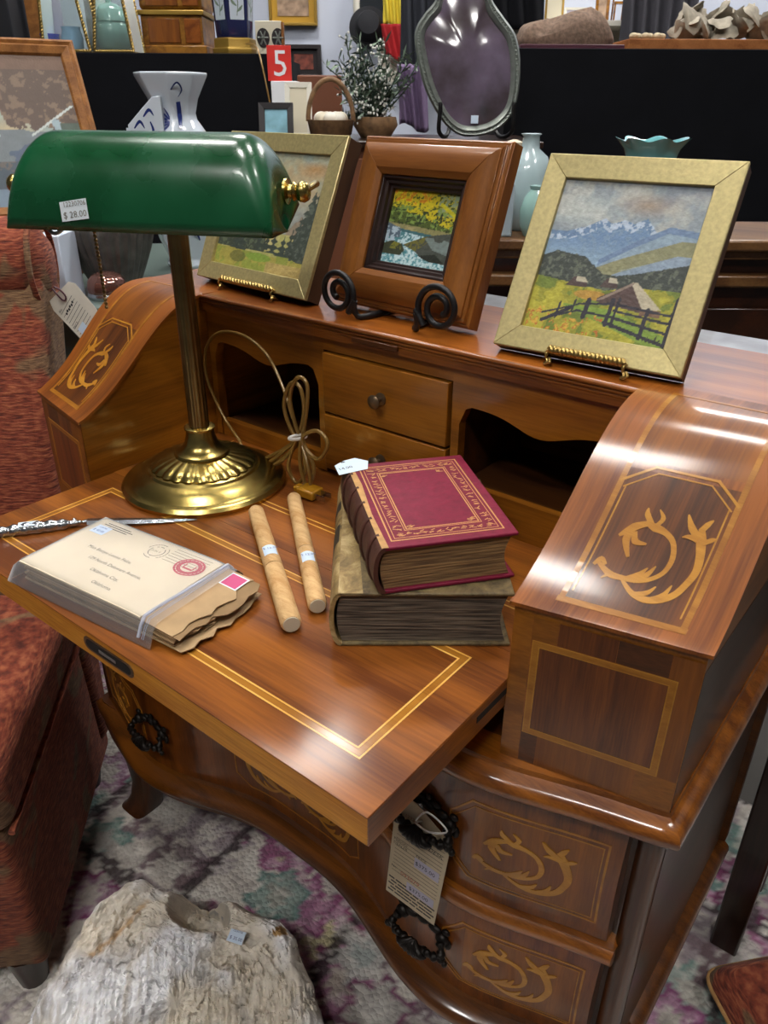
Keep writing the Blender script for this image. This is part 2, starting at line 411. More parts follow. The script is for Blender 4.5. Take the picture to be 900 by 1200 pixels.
mx = N(nt, 'ShaderNodeMixRGB'); nt.links.new(rm.outputs[0], mx.inputs[0]); nt.links.new(ra.outputs[0], mx.inputs[1]); nt.links.new(rb.outputs[0], mx.inputs[2]); nt.links.new(mx.outputs[0], bs.inputs['Base Color'])
bs.inputs['Roughness'].default_value = .95; bs.inputs['Sheen Weight'].default_value = .05; bump(nt, bs, n1.outputs[0], .8, .003)

# looped wool for the rug
nt = MAT['rug'].node_tree; bs = nt.nodes['Principled BSDF']; tc = N(nt, 'ShaderNodeTexCoord'); vo = N(nt, 'ShaderNodeTexVoronoi'); vo.inputs['Scale'].default_value = 130
nt.links.new(tc.outputs['Object'], vo.inputs['Vector']); bump(nt, bs, vo.outputs['Distance'], 1.0, -.004); bs.inputs['Sheen Weight'].default_value = .2

m, nt, bs = nodes_of('lamp_glow')
bs.inputs['Emission Color'].default_value = (1.0, .97, .93, 1); bs.inputs['Emission Strength'].default_value = LIGHT_E; bs.inputs['Base Color'].default_value = (1, 1, 1, 1)

# ------------------------------------------------------------------ the hall
fl = obj('floor', G().box(-500, 500, -400, 700, FLOOR-5, FLOOR), 'concrete'); fl['kind'] = 'structure'; fl['label'] = 'dark concrete floor of the hall'
g = G(); c = bg(0, 420, 0); g.obox((c[0], c[1], 90), AX_A*500, AX_D*5, (0, 0, 161)); o = obj('wall_back', g, 'wall_paint', kind='structure', label='pale blue-white wall at the back of the hall')
o = obj('ceiling', G().box(-500, 500, -400, 700, CEIL, CEIL+5), 'ceiling_paint', kind='structure', label='plain pale ceiling of the hall')
for (x, y, L, wd, a) in LAMPS:
    r_ = root('ceiling_light', 'long white ceiling light panel hanging under the hall ceiling', 'ceiling light', (x, y, CEIL-4), 'ceiling light panels')
    ex, ey = np.array([math.cos(a), math.sin(a), 0]), np.array([-math.sin(a), math.cos(a), 0])
    g = G(); g.obox((x, y, CEIL-1.5), ex*(L/2+1.5), ey*(wd/2+1.5), (0, 0, 1.5)); obj('housing', g, 'lamp_housing', r_)
    g = G(); g.obox((x, y, CEIL-3.4), ex*L/2, ey*wd/2, (0, 0, .4)); obj('diffuser', g, 'lamp_glow', r_)
# ------------------------------------------------------------------ rug
ZR = FLOOR+0.9
RUGX0, RUGX1, RUGY0, RUGY1 = -128, 64, -62, 92
us = np.linspace(RUGX0, RUGX1, 290); ws = np.linspace(RUGY0, RUGY1, 232)
X, Y = np.meshgrid(us, ws, indexing='ij')
q0, q1, q2 = on_z(80, 977, ZR), on_z(147, 1029, ZR), on_z(151, 931, ZR)
e1_ = nrm((q1-q0)[:2]); e2_ = np.array([-e1_[1], e1_[0]])
if e2_ @ (q2-q0)[:2] < 0: e2_ = -e2_
CA = (X-q0[0])*e1_[0]+(Y-q0[1])*e1_[1]; CB = (X-q0[0])*e2_[0]+(Y-q0[1])*e2_[1]
jx = (fbm(X*.5, Y*.5, 3)-.5)*3.0; CELL = 25.0
ca, cb = (CA+jx)/CELL, (CB+jx)/CELL
ia, ib = np.floor(ca).astype(int), np.floor(cb).astype(int); fa, fb = ca-ia, cb-ib
n1 = fbm(X*.22, Y*.22, 5); n2 = fbm(X*.1, Y*.1, 9); n3 = fbm(X*.8, Y*.8, 12)
C = np.zeros(X.shape+(3,)); 
def setc(mask, h, k=1.0):
    m_ = np.asarray(mask, float)[..., None]*k; C[:] = C*(1-m_)+np.array(hexc(h)[:3])*m_
C[:] = hexc('#d3ccc2')[:3]
setc(n1 > .60, '#a4979a'); setc(n1 < .40, '#e2ddd4')
striped = ((ia+ib) % 2 == 0)
st = (np.sin((fa)*2*math.pi*3.4+n3*1.5) > .45) & (fb > .12) & (fb < .86) & (np.sin(fb*9+ia*2.1) > -.6)
setc(striped & st, '#715a62', .9)
st2 = (np.sin((fb)*2*math.pi*3.0+n3*2) > .72) & (fa > .55)
setc(striped & st2, '#7c676f', .8)
fl_ = ~striped
for k in range(120):
    rr_ = random.Random(k*13+5); cx_, cy_ = rr_.uniform(-150, 110), rr_.uniform(-62, 118); r0 = rr_.uniform(3.0, 6.5)
    d_ = np.hypot(X-cx_, Y-cy_)*(1+.25*np.sin(5*np.arctan2(Y-cy_, X-cx_)+k))+(n3-.5)*2
    inside = fl_ & (d_ < r0)
    if k % 3 < 2:
        setc(inside, '#9d5f82'); setc(fl_ & (d_ < r0*.78), '#c49cb2'); setc(fl_ & (d_ < r0*.45), '#bfb09a')
    else:
        setc(inside, '#6f8a83'); setc(fl_ & (d_ < r0*.5), '#a9aba0')
def flower(px, py, r0, a, b, c_):
    p = on_z(px, py, ZR); d_ = np.hypot(X-p[0], Y-p[1])*(1+.2*np.sin(6*np.arctan2(Y-p[1], X-p[0])))+(n3-.5)*1.6
    setc(d_ < r0, a); setc(d_ < r0*.8, b); setc(d_ < r0*.42, c_)
flower(378, 1102, 6.5, '#95496f', '#c79bb2', '#d6cca2'); flower(352, 1062, 5, '#96577c', '#b98aa4', '#a06a8a'); flower(400, 1150, 5, '#7c3f60', '#aa7a94', '#c3b6aa')
flower(325, 1050, 4.5, '#6f8f88', '#98aaa2', '#a9aba0'); flower(425, 1120, 4.0, '#b9b7b2', '#c5c3be', '#a9b0ac'); flower(440, 1185, 4.5, '#7d4a66', '#b7b3ac', '#c8c5be')
flower(125, 905, 5.5, '#7b4262', '#9f8093', '#bab3ab'); flower(120, 985, 4.2, '#6c8b83', '#95aaa0', '#b9b7ae'); flower(105, 1050, 4.5, '#84406a', '#a58397', '#c0b8b0'); flower(140, 1010, 3.5, '#b9b3aa', '#c6c1b8', '#b9b3aa')
flower(880, 1050, 5, '#6f3557', '#a98a9a', '#c0b8ae'); flower(893, 1020, 4, '#6f9088', '#9fb0a6', '#b9b7ae'); flower(810, 1165, 4.5, '#7d9a92', '#a7b4ab', '#bdb9ae'); flower(785, 1195, 4, '#8b4a76', '#b58aa3', '#c0b8ae')
for k in range(3):
    a_, b_ = on_z(830+18*k, 1112+4*k, ZR), on_z(822+20*k, 1150-6*k, ZR); setc(segd(X, Y, a_[:2], b_[:2])+(n3-.5) < .9, '#6e5a5e')
edge = np.minimum(np.minimum(fa, 1-fa), np.minimum(fb, 1-fb))*CELL
setc(edge+(n3-.5)*1.3 < .9, '#33262a', .9)
setc((n3 > .6), '#e0dbd2', .5); setc((n3 < .36), '#6e6064', .3)
g = G(); g.grid(lambda a, b: (a, b, ZR+.0), us, ws)
rug = obj('hooked_rug', g, 'rug', smooth=180, cols=C.reshape(-1, 3), solid=.9)
tag(rug, 'hooked wool rug with pink flowers and mauve stripes under the desk', 'rug')

# ------------------------------------------------------------------ the desk
desk = root('secretary_desk', 'inlaid walnut secretary desk with pulled-out writing board', 'desk', (-30, 38, FLOOR))
XC = -30.0
_T = np.array([0, 4, 8, 12, 17, 22, 26, 30, 35, 40, 45.6]); _Y = np.array([20.0, 20.0, 19.6, 18.7, 16.9, 15.5, 15.0, 15.5, 16.9, 18.4, 20.0])
_c = np.polyfit(_T/45.6, _Y, 7)
def FR(x, inset=0.0):
    t = min(abs(x-XC), 45.6)/45.6
    return float(np.polyval(_c, t))+inset
XS = np.linspace(-75.6, 15.6, 61)

def sweep_case(prof, name, mat, side_x=15.6, back=57.0):
    """moulding swept along right side, serpentine front, left side; prof = closed list of (inset, z)"""
    path = [(side_x, back)]+[(x, FR(x)) for x in XS[::-1]]+[(-60-side_x, back)]
    P = [np.array(p) for p in path]; R = []
    for i, p in enumerate(P):
        a = nrm(P[i]-P[i-1]) if i else nrm(P[1]-P[0]); b = nrm(P[i+1]-P[i]) if i < len(P)-1 else a
        na, nb = np.array([-a[1], a[0]]), np.array([-b[1], b[0]])      # left of travel is outward? fix sign below
        n = nrm(na+nb); k = 1.0/max(n @ na, .4)
        inward = n*k
        if i in (0, len(P)-1): inward = na
        ctr = np.array([XC, 40.0])
        if inward @ (ctr-p) < 0: inward = -inward
        R.append([(p[0]+inward[0]*o, p[1]+inward[1]*o, z) for o, z in prof])
    g = G(); g.rings(R); return obj(name, g, mat, desk, smooth=35)

def arcp(cx, cz, rx, rz, a0, a1, n=8):
    return [(cx+rx*math.cos(math.radians(a0+(a1-a0)*i/n)), cz+rz*math.sin(math.radians(a0+(a1-a0)*i/n))) for i in range(n+1)]
sweep_case([(4.5, -8.2), (1.5, -8.2), (1.4, -8.7)]+arcp(1.5, -10.2, 1.5, 1.3, 110, 250, 8)+[(1.7, -11.9), (2.8, -12.2), (4.5, -12.2)], 'waist_moulding', 'moulding')
sweep_case([(4.8, -44.4), (2.4, -44.4), (2.0, -45.0), (1.3, -45.2)]+arcp(1.2, -46.6, 1.2, 1.2, 120, 250, 8)+[(1.2, -48.1), (4.8, -48.1)], 'base_moulding', 'moulding_shaded')
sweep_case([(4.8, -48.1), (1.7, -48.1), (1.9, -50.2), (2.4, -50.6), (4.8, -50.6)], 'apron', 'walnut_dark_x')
# lower case
def case_poly(ins):
    return [(15.6-ins, 57.0), (15.6-ins, FR(15.6)+ins)]+[(x, FR(x)+ins) for x in np.linspace(14, -74, 45)]+[(-75.6+ins, FR(-75.6)+ins), (-75.6+ins, 57.0)]
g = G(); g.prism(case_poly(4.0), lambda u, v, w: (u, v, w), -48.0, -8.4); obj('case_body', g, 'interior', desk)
for sx in (1, -1):
    x0, x1 = sorted((XC+sx*(44.2), XC+sx*(41.4)))
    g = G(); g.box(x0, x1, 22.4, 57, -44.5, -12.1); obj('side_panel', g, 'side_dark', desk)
    g = G(); g.lathe([(1.15, -44.5), (1.15, -12.1)], (XC+sx*43.0, 22.4, 0), 14); obj('corner_post', g, 'walnut_dark', desk, smooth=60)
g = G(); g.box(-75, 15, 55.4, 57, -44, 19); obj('back_board', g, 'interior', desk)

def front_slab(x0, x1, z0, z1, ins, th, name, mat, parent, belly=.5, nx=40, nz=6, bevel=0):
    xs = np.linspace(x0, x1, nx); zs = np.linspace(z0, z1, nz)
    bl = lambda z: belly*math.sin(math.pi*(z-z0)/(z1-z0))
    R = []
    for x in xs:
        R.append([(x, FR(x, ins)-bl(z), z) for z in zs]+[(x, FR(x, ins)+th, z) for z in zs[::-1]])
    g = G(); g.rings(R); return obj(name, g, mat, parent, smooth=30)

# marquetry drawn as ribbons (U, V in 0..1, widths in the same units) laid on a surface
SCROLL = [
 ([(.02,.30),(.20,.19),(.35,.18),(.50,.19),(.62,.25),(.71,.36),(.73,.52),(.67,.68),(.56,.76),(.43,.79),(.35,.80)], [.03,.075,.06,.05,.05,.05,.055,.055,.06,.09,.03]),
 ([(.34,.17),(.50,.04),(.65,.00),(.79,.04),(.90,.14),(.96,.28),(1.0,.44),(.98,.60),(.92,.78),(.88,.90)], [.03,.06,.08,.08,.075,.07,.075,.085,.10,.05]),
 ([(.0,.25),(.05,.33),(.12,.28)], [.035,.06,.03]), ([(.14,.12),(.22,.19),(.34,.18)], [.015,.05,.03]),
 ([(.36,.17),(.48,.26),(.54,.36)], [.05,.06,.01]), ([(.46,.17),(.56,.28),(.61,.40)], [.05,.06,.01]),
 ([(.52,.03),(.64,.08),(.70,.18)], [.05,.06,.01]), ([(.70,.02),(.80,.10),(.84,.24)], [.05,.06,.01]),
 ([(.40,.80),(.30,.90),(.28,.97)], [.05,.06,.012]), ([(.44,.82),(.47,.90),(.40,.98)], [.04,.05,.01]),
 ([(.36,.82),(.22,.74),(.11,.62)], [.05,.09,.03]), ([(.22,.74),(.20,.60),(.30,.42)], [.07,.08,.03]), ([(.25,.70),(.30,.60),(.42,.60)], [.05,.07,.02]),
 ([(.90,.78),(.78,.88),(.70,1.0)], [.07,.07,.015]), ([(.88,.86),(.92,.94),(.96,1.0)], [.06,.06,.012]), ([(.94,.74),(1.02,.80),(1.06,.82)], [.05,.05,.01]),
 ([(.90,.76),(.80,.78),(.73,.76)], [.05,.05,.01]),
]
def marquetry(strokes, fn, name, parent, mat='inlay', scale=1.0):
    g = G()
    for si, (pts, wd) in enumerate(strokes):
        pts = [np.array(p, float) for p in pts]
        C_ = cat_curve(pts, 5); ww = np.interp(np.linspace(0, 1, len(C_)), np.linspace(0, 1, len(wd)), wd)*.5*scale
        L, Rr = [], []
        for i, c_ in enumerate(C_):
            t = nrm(C_[min(i+1, len(C_)-1)]-C_[max(i-1, 0)]+1e-9); n = np.array([-t[1], t[0]])
            L.append(c_+n*ww[i]); Rr.append(c_-n*ww[i])
        V = []; F = []
        for i in range(len(C_)):
            h = .05+.002*si
            V += [fn(L[i][0], L[i][1], h), fn(Rr[i][0], Rr[i][1], h), fn(L[i][0], L[i][1], -.03), fn(Rr[i][0], Rr[i][1], -.03)]
        for i in range(len(C_)-1):
            a, b = i*4, i*4+4; F += [(a, b, b+1, a+1), (a, a+2, b+2, b), (a+1, b+1, b+3, a+3)]
        F += [(0, 1, 3, 2), (len(V)-4, len(V)-2, len(V)-1, len(V)-3)]
        g.add(V, F)
    return obj(name, g, mat, parent)

def strings(lines, w, fn, name, parent, mat='inlay', k=10, h=.05):
    """straight inlaid lines between (U,V) points, each densely split so that it follows the surface"""
    g = G()
    h0 = h
    for li_, (a, b) in enumerate(lines):
        h = h0+.004*(li_ % 2)
        a, b = np.array(a, float), np.array(b, float); t = nrm(b-a); n = np.array([-t[1], t[0]])*w/2
        a, b = a-t*w/2, b+t*w/2; V = []; F = []
        for i in range(k+1):
            c_ = a+(b-a)*i/k
            for s_, hh in ((1, h), (-1, h), (-1, -.03), (1, -.03)):
                V.append(fn(*(c_+n*s_), hh))
        for i in range(k):
            q = i*4; F += [(q+j, q+4+j, q+4+(j+1) % 4, q+(j+1) % 4) for j in range(4)]
        F += [(0, 1, 2, 3), (4*k, 4*k+3, 4*k+2, 4*k+1)]
        g.add(V, F)
    return obj(name, g, mat, parent)
def loop(pts): return [(pts[i], pts[(i+1) % len(pts)]) for i in range(len(pts))]

# bronze bail pull
def bail_handle(cx, cz, y, parent):
    """leafy bronze pull on the front plane y at (cx, cz); about 6.6 cm wide"""
    g = G()
    for s_ in (-1, 1):
        g.ball((cx+s_*2.6, y-.55, cz+.9), (.8, .6, .8)); g.ball((cx+s_*1.6, y-.4, cz+1.5), (.9, .4, .5)); g.ball((cx+s_*3.2, y-.35, cz+.2), (.45, .35, .7)); g.ball((cx+s_*2.9, y-.3, cz+1.9), (.5, .3, .4)); g.ball((cx+s_*.9, y-.35, cz+2.2), (.6, .3, .4))
    g.ball((cx, y-.4, cz+1.8), (.8, .4, .6)); g.ball((cx, y-.3, cz+2.6), (.35, .3, .45))
    obj('handle', g, 'bronze_dark', parent, smooth=60)
    g = G(); P = cat_curve([(cx-2.7, y-1.0, cz+.9), (cx-3.2, y-1.5, cz+.1), (cx-2.6, y-1.9, cz-.5), (cx-1.4, y-2.1, cz-.5), (cx, y-2.2, cz-.4), (cx+1.4, y-2.1, cz-.5), (cx+2.6, y-1.9, cz-.5), (cx+3.2, y-1.5, cz+.1), (cx+2.7, y-1.0, cz+.9)], 6)
    g.tube(P, [.42+.13*math.sin(i*1.1) for i in range(len(P))], 8)
    for s_ in (-1, 1):
        g.ball((cx+s_*3.3, y-1.7, cz-.5), (.5, .45, .5)); g.ball((cx+s_*3.75, y-1.7, cz-.9), (.36, .34, .4)); g.ball((cx+s_*1.9, y-2.2, cz-.2), (.5, .4, .45))
    for j in range(-3, 4):
        a = j*.36; g.tube(cat_curve([(cx+math.sin(a)*.2, y-2.0, cz+.1), (cx+math.sin(a)*1.3, y-2.65, cz-.3-.6*math.cos(a)), (cx+math.sin(a)*2.1, y-2.3, cz+.2-2.1*math.cos(a))], 3), [.2, .3, .42, .46, .42, .34, .24], 7)
    obj('bail', g, 'bronze_dark', parent, smooth=60)

DR = [(-27.4, -12.3), (-44.3, -30.0)]
INS = 2.3
for di, (z0, z1) in enumerate(DR):
    d_ = front_slab(-71.4, 11.4, z0, z1, INS, 1.5, 'drawer', 'panel_dark', desk)
    d_['label'] = 'serpentine lower drawer under the waist moulding' if di == 0 else 'serpentine bottom drawer above the apron'
    bl = lambda z: .5*math.sin(math.pi*(z-z0)/(z1-z0))
    fn = lambda x, z, h, z0=z0, z1=z1: (x, FR(x, INS)-.5*math.sin(math.pi*(z-z0)/(z1-z0))-h, z)
    zt, zl = z1-2.4, z0+2.3
    for s_ in (1, -1):
        mx_ = lambda x: XC+s_*(x-XC)
        pan = [(-3.9, zt-2.4), (-1.8, zt), (10.2, zt), (10.2, zl), (-1.8, zl), (-3.9, zl+2.4)]
        P_ = [(mx_(x), z) for x, z in pan]
        strings(loop(P_), .2, fn, 'inlay_string', d_, mat='inlay_band')
        strings(loop([(mx_(x*0.94+.2), (z-(zt+zl)/2)*.9+(zt+zl)/2) for x, z in pan]), .1, fn, 'inlay_string', d_, mat='inlay_band')
        # orange end panel behind the scroll
        g = G(); xs = np.linspace(-1.4, 9.7, 14)
        g.grid(lambda x, z: fn(mx_(x), z, .02), xs, np.linspace(zl+.5, zt-.5, 6)); obj('veneer_panel', g, 'panel_orange', d_, smooth=60)
        marquetry(SCROLL, lambda U, V, h: fn(mx_(-1.2+U*8.6), zl+1.5+V*7.0, h+.03), 'marquetry_scroll', d_, scale=1.05)
    cp = [(-41, zt-2), (-39, zt), (-21, zt), (-19, zt-2), (-19, zl+2), (-21, zl), (-39, zl), (-41, zl+2)]
    strings(loop(cp), .2, fn, 'inlay_string', d_, mat='inlay_band')
    marquetry(SCROLL, lambda U, V, h: fn(-29.5+U*8.5, zl+1.5+V*7.0, h+.02), 'marquetry_scroll', d_); marquetry(SCROLL, lambda U, V, h: fn(-30.5-U*8.5, zl+1.5+V*7.0, h+.02), 'marquetry_scroll', d_)
    for hx in (-6.3, -53.7):
        bail_handle(hx, (z0+z1)/2+.3, FR(hx, INS)-.5, d_)
# moulding between the drawers
xs = np.linspace(-72.4, 12.4, 60); R = []
for x in xs:
    R.append([(x, FR(x)+o, z) for o, z in [(4.2, -27.5), (1.7, -27.5)]+arcp(2.0, -28.7, .9, 1.1, 110, 250, 6)+[(1.9, -29.9), (4.2, -29.9)]])
g = G(); g.rings(R); obj('drawer_moulding', g, 'moulding', desk, smooth=40)

# legs
for sx in (1, -1):
    def leg(cx, cy, ox, oy, name='leg'):
        g = G(); R = []
        for z, dx, dy, h in [(-45, 0, 0, 3.0), (-50, .3, .3, 3.0), (-54, .2, .2, 2.6), (-59, -.4, -.4, 2.2), (-64, -.5, -.5, 2.0), (-67.5, -.1, -.1, 2.1), (-69.5, .4, .4, 2.4), (ZR, .8, .8, 2.6)]:
            c_ = np.array([cx+ox*dx, cy+oy*dy]); R.append([(c_[0]+h*1.12*math.copysign(abs(math.cos(a))**.45, math.cos(a)), c_[1]+h*1.12*math.copysign(abs(math.sin(a))**.45, math.sin(a)), z) for a in np.linspace(0, 2*math.pi, 25)[:-1]])
        g.rings(R); obj('leg', g, 'walnut_dark', desk, smooth=50)
    leg(XC+sx*41.5, 23.6, sx, -1); leg(XC+sx*36.0, 52.5, sx*.2, .2)

# ---- upper stage
PYs = np.array([18, 21, 24, 27, 30, 33, 35.5, 38, 41]); PZs = np.array([7.9, 9.4, 11.5, 13.95, 16.4, 18.4, 19.4, 19.7, 19.7])
SCO = np.polyfit((PYs-18)/23, PZs, 5)
def SS(sx, u, s_, h=0.0):
    """curved cheek top: u across from the inside, s_ from the front edge to the back"""
    y = 18+23*s_+2.9*u*(1-s_); z = float(np.polyval(SCO, min(max(s_, 0), 1)))
    d_ = (float(np.polyval(SCO, min(s_+.01, 1)))-float(np.polyval(SCO, max(s_-.01, 0))))/.46
    n = nrm((-d_, 1.0)); x = 14*u if sx > 0 else -60-14*u
    return (x, y+n[0]*h, z+n[1]*h)
for sx in (1, -1):
    x_in, x_out = (0, 14) if sx > 0 else (-60, -74)
    sl = np.linspace(0, 1, 24)
    def sect(u):
        return [(SS(sx, u, 0)[0], SS(sx, u, 0)[1], -8.2)]+[SS(sx, u, q, -.3) for q in sl]+[(SS(sx, u, 0)[0], 55.4, 18.6), (SS(sx, u, 0)[0], 55.4, -8.2)]
    g = G(); g.rings([sect(0), sect(1)])
    body = obj('side_compartment', g, 'honey_y', desk, smooth=30)
    g = G(); R = []
    for u in np.linspace(-.02, 1.025, 6):
        R.append([SS(sx, u, q, 0) for q in np.linspace(-.012, 1, 30)]+[SS(sx, u, q, -.32) for q in np.linspace(1, -.012, 30)])
    g.rings(R); obj('curved_top', g, 'walnut_slope', body, smooth=35)
    fn = lambda u, q, h: SS(sx, u, q, h)
    g = G(); g.grid(lambda u, q: fn(u, q, .015), np.linspace(.21, .84, 8), np.linspace(.05, .5, 16)); obj('veneer_panel', g, 'panel_slope', body, smooth=60)
    g = G(); g.grid(lambda u, q: fn(u, q, .012), np.linspace(.21, .84, 8), np.linspace(.53, .9, 14)); obj('veneer_panel', g, 'orange_slope', body, smooth=60)
    # u is about 14 cm, s about 28 cm of arc: work in centimetres so that lines keep their width
    fc = lambda a, b, h: SS(sx, a/14, b/28, h)
    oc = [(.21*14, .05*28), (.21*14, .455*28), (.36*14, .515*28), (.70*14, .515*28), (.84*14, .455*28), (.84*14, .05*28)]
    strings([(oc[0], oc[5])], .6, fc, 'inlay_string', body, mat='inlay_band', h=.03); strings([(oc[5], (.845*14, .9*28))], .45, fc, 'inlay_string', body, mat='inlay_band', k=24, h=.036); strings([(oc[0], (.205*14, .9*28))], .45, fc, 'inlay_string', body, mat='inlay_band', k=24, h=.036)
    strings([((.205*14, .9*28), (.845*14, .9*28))], .5, fc, 'inlay_string', body, mat='inlay_band', h=.042)
    strings([(oc[i], oc[i+1]) for i in (1, 2, 3)], .22, fc, 'inlay_string', body, h=.05)
    strings([((a+(.35 if a < 7 else -.35), b-.5), (a2+(.35 if a2 < 7 else -.35), b2-.5)) for (a, b), (a2, b2) in [(oc[i], oc[i+1]) for i in (1, 2, 3)]], .12, fc, 'inlay_string', body, h=.05)
    for u_ in (.245, .805): strings([((u_*14, .09*28), (u_*14, .44*28))], .12, fc, 'inlay_string', body, k=16, h=.05)
    marquetry(SCROLL, lambda U, V, h: SS(sx, .275+U*.50, .12+V*.28, h), 'marquetry_scroll', body, scale=1.0)
    # front face with its inlaid rectangle
    ff = lambda x, z, h: (x, 18+2.9*(abs(x-x_in)/14)-h*.98, z)
    q = lambda x: x_in+sx*x
    g = G(); g.grid(lambda x, z: ff(q(x), z, .015), [0.05, 13.95], [-8.1, 6.8]); obj('face_veneer', g, 'walnut_x', body)
    for bi, (xa, xb, za, zb2, mt_) in enumerate([(.05, 1.6, -8.1, 6.9, 'honey'), (1.6, 3.6, 4.75, 6.9, 'honey'), (3.6, 8.0, 4.75, 6.9, 'panel_dark'), (8.0, 11.8, 4.75, 6.9, 'walnut_dark_x'), (11.8, 13.95, -4.9, 6.9, 'panel_orange'), (1.6, 3.0, -8.1, -4.9, 'walnut_dark_x'), (3.0, 10.9, -8.1, -4.9, 'panel_orange'), (10.9, 13.95, -8.1, -4.9, 'honey')]):
        g = G(); g.grid(lambda x, z: ff(q(x), z, .022), [xa+.02, xb-.02], [za+.02, zb2-.02]); obj('veneer_block', g, mt_, body)
    g = G(); g.grid(lambda x, z: ff(q(x), z, .03), [2.2, 12.0], [-4.4, 4.2]); obj('face_panel', g, 'panel_dark', body)
    strings(loop([(q(2.0), 4.4), (q(12.2), 4.4), (q(12.2), -4.6), (q(2.0), -4.6)]), .45, ff, 'inlay_string', body, mat='inlay_band')
    strings(loop([(q(1.75), 4.65), (q(12.45), 4.65), (q(12.45), -4.85), (q(1.75), -4.85)]), .1, ff, 'inlay_string', body); strings(loop([(q(2.25), 4.15), (q(11.95), 4.15), (q(11.95), -4.35), (q(2.25), -4.35)]), .1, ff, 'inlay_string', body)
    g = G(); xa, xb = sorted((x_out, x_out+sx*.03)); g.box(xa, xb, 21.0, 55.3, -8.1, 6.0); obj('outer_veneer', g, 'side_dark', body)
# top with its reeded front lip
g = G(); g.box(-74.3, 14.3, 38.2, 57.2, 18.7, 19.66); obj('top', g, 'cherry_top', desk, bevel=.15)
g = G()
for k in range(4): g.tube([(-59.9, 37.95+.12*k, 19.45-.42*k), (-30, 37.95+.12*k, 19.45-.42*k), (-.1, 37.95+.12*k, 19.45-.42*k)], .26, 8)
g.box(-59.9, -.1, 38.0, 39.5, 17.7, 19.6); obj('reeded_lip', g, 'walnut_x', desk, smooth=60)
g = G(); g.box(-33.5, -27.0, 37.55, 37.9, 18.15, 18.75); obj('finger_pull', g, 'walnut_dark_x', desk, bevel=.1)
# pigeonholes
YF = 38.6
def arch(xa, xb, zf=.2, zt=17.9):
    w = xb-xa; n = 24; pts = []
    for i in range(n+1):
        t = i/n; e = abs(t-.5)*2
        z = 12.6+1.35*math.sin(math.pi*min(1, (1-e)/.75))*(1 if e > .25 else 1)+(-.9 if e < .25 else 0)*(1-e/.25 if e < .25 else 0)
        z = 13.7-1.5*math.exp(-((t-.53)/.2)**2)-2.2*max(0, 1-min(t, 1-t)/.07)**2
        pts.append((xa+1.0+(w-2.0)*t, z))
    poly = [(xa, zf), (xa, zt), (xb, zt), (xb, zf), (xb-1.0, zf)]+pts[::-1]+[(xa+1.0, zf)]
    g = G(); g.prism(poly, lambda u, v, y: (u, y, v), YF, YF+1.3); return g
obj('arched_fascia', arch(-59.9, -38.8), 'honey', desk); obj('arched_fascia', arch(-20.2, -.1), 'honey', desk)
for xa, xb in ((-58.8, -39.9), (-19.1, -1.2)):
    g = G(); g.box(xa, xb, YF+.2, YF+1.2, .05, 4.4 if xa > -30 else 2.4); obj('pigeonhole_rail', g, 'honey', desk)
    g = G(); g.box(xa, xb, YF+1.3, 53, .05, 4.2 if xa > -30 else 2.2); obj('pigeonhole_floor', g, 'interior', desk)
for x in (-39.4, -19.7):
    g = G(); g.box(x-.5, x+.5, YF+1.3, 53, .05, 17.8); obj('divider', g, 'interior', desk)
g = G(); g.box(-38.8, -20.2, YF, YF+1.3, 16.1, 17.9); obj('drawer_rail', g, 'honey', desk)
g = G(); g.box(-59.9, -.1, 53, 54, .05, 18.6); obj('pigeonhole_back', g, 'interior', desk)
for (z0, z1) in ((.9, 8.2), (8.5, 15.9)):
    g = G(); g.box(-38.6, -20.5, YF-.5, YF+9, z0, z1); d_ = obj('small_drawer', g, 'honey', desk, bevel=.12)
    g = G(); Mx = Matrix.Rotation(math.radians(90), 3, 'X')
    g.lathe([(.75, 0), (.75, .15), (.3, .3), (.28, .9), (.75, 1.15), (.85, 1.4), (.6, 1.65), (.1, 1.75)], (-29.6, YF-.5, (z0+z1)/2-.1), 16, Mx); obj('knob', g, 'lock_brass', d_, smooth=40)

# fixed writing surface and the pulled-out board
g = G(); g.box(-59.95, -.05, 21.3, 55, -2.85, 0); obj('desk_surface', g, 'board_top', desk)
fz = lambda x, y, h: (x, y, h)
g = G(); g.box(-59.8, -.05, 23, 24.5, -8.2, -2.9); obj('rail', g, 'walnut_dark_x', desk)
g = G(); g.box(-59.8, -.1, 0, 21.25, -2.85, -.14); board = obj('writing_board', g, 'oak_edge', desk, bevel=.08); board['label'] = 'pull-out writing board with oak front edge'
g = G(); g.box(-59.85, -.05, -.05, 21.27, -.14, .0); obj('board_veneer', g, 'board_top', board, bevel=.04)
g = G(); g.box(-.1, -.02, .02, 21.2, -2.8, -.14); obj('side_lipping', g, 'walnut_y', board)
g = G(); g.box(-.02, .03, 13.5, 21.2, -1.5, -.9); obj('runner_groove', g, 'hole_dark', board)
for off, w in ((0, .16), (.75, .16)):
    x0, x1, y0, y1 = -56.1+off, -3.9-off, 3.7+off, 18.5-off
    strings(loop([(x0, y0), (x1, y0), (x1, y1), (x0, y1)]), w, fz, 'inlay_string', board, mat='inlay_light', h=.012)
strings(loop([(-55.72, 4.07), (-4.28, 4.07), (-4.28, 18.12), (-55.72, 18.12)]), .5, fz, 'inlay_string', board, mat='inlay_band', h=.006)
s0 = board
for off in (0, .75):
    for ln_ in [((-56+off, 27.2+off), (-4-off, 27.2+off)), ((-56+off, 27.5+off), (-56+off, 38)), ((-4-off, 27.5+off), (-4-off, 38))]: strings([ln_], .16, fz, 'inlay_string', desk, mat='inlay_light', h=.012)
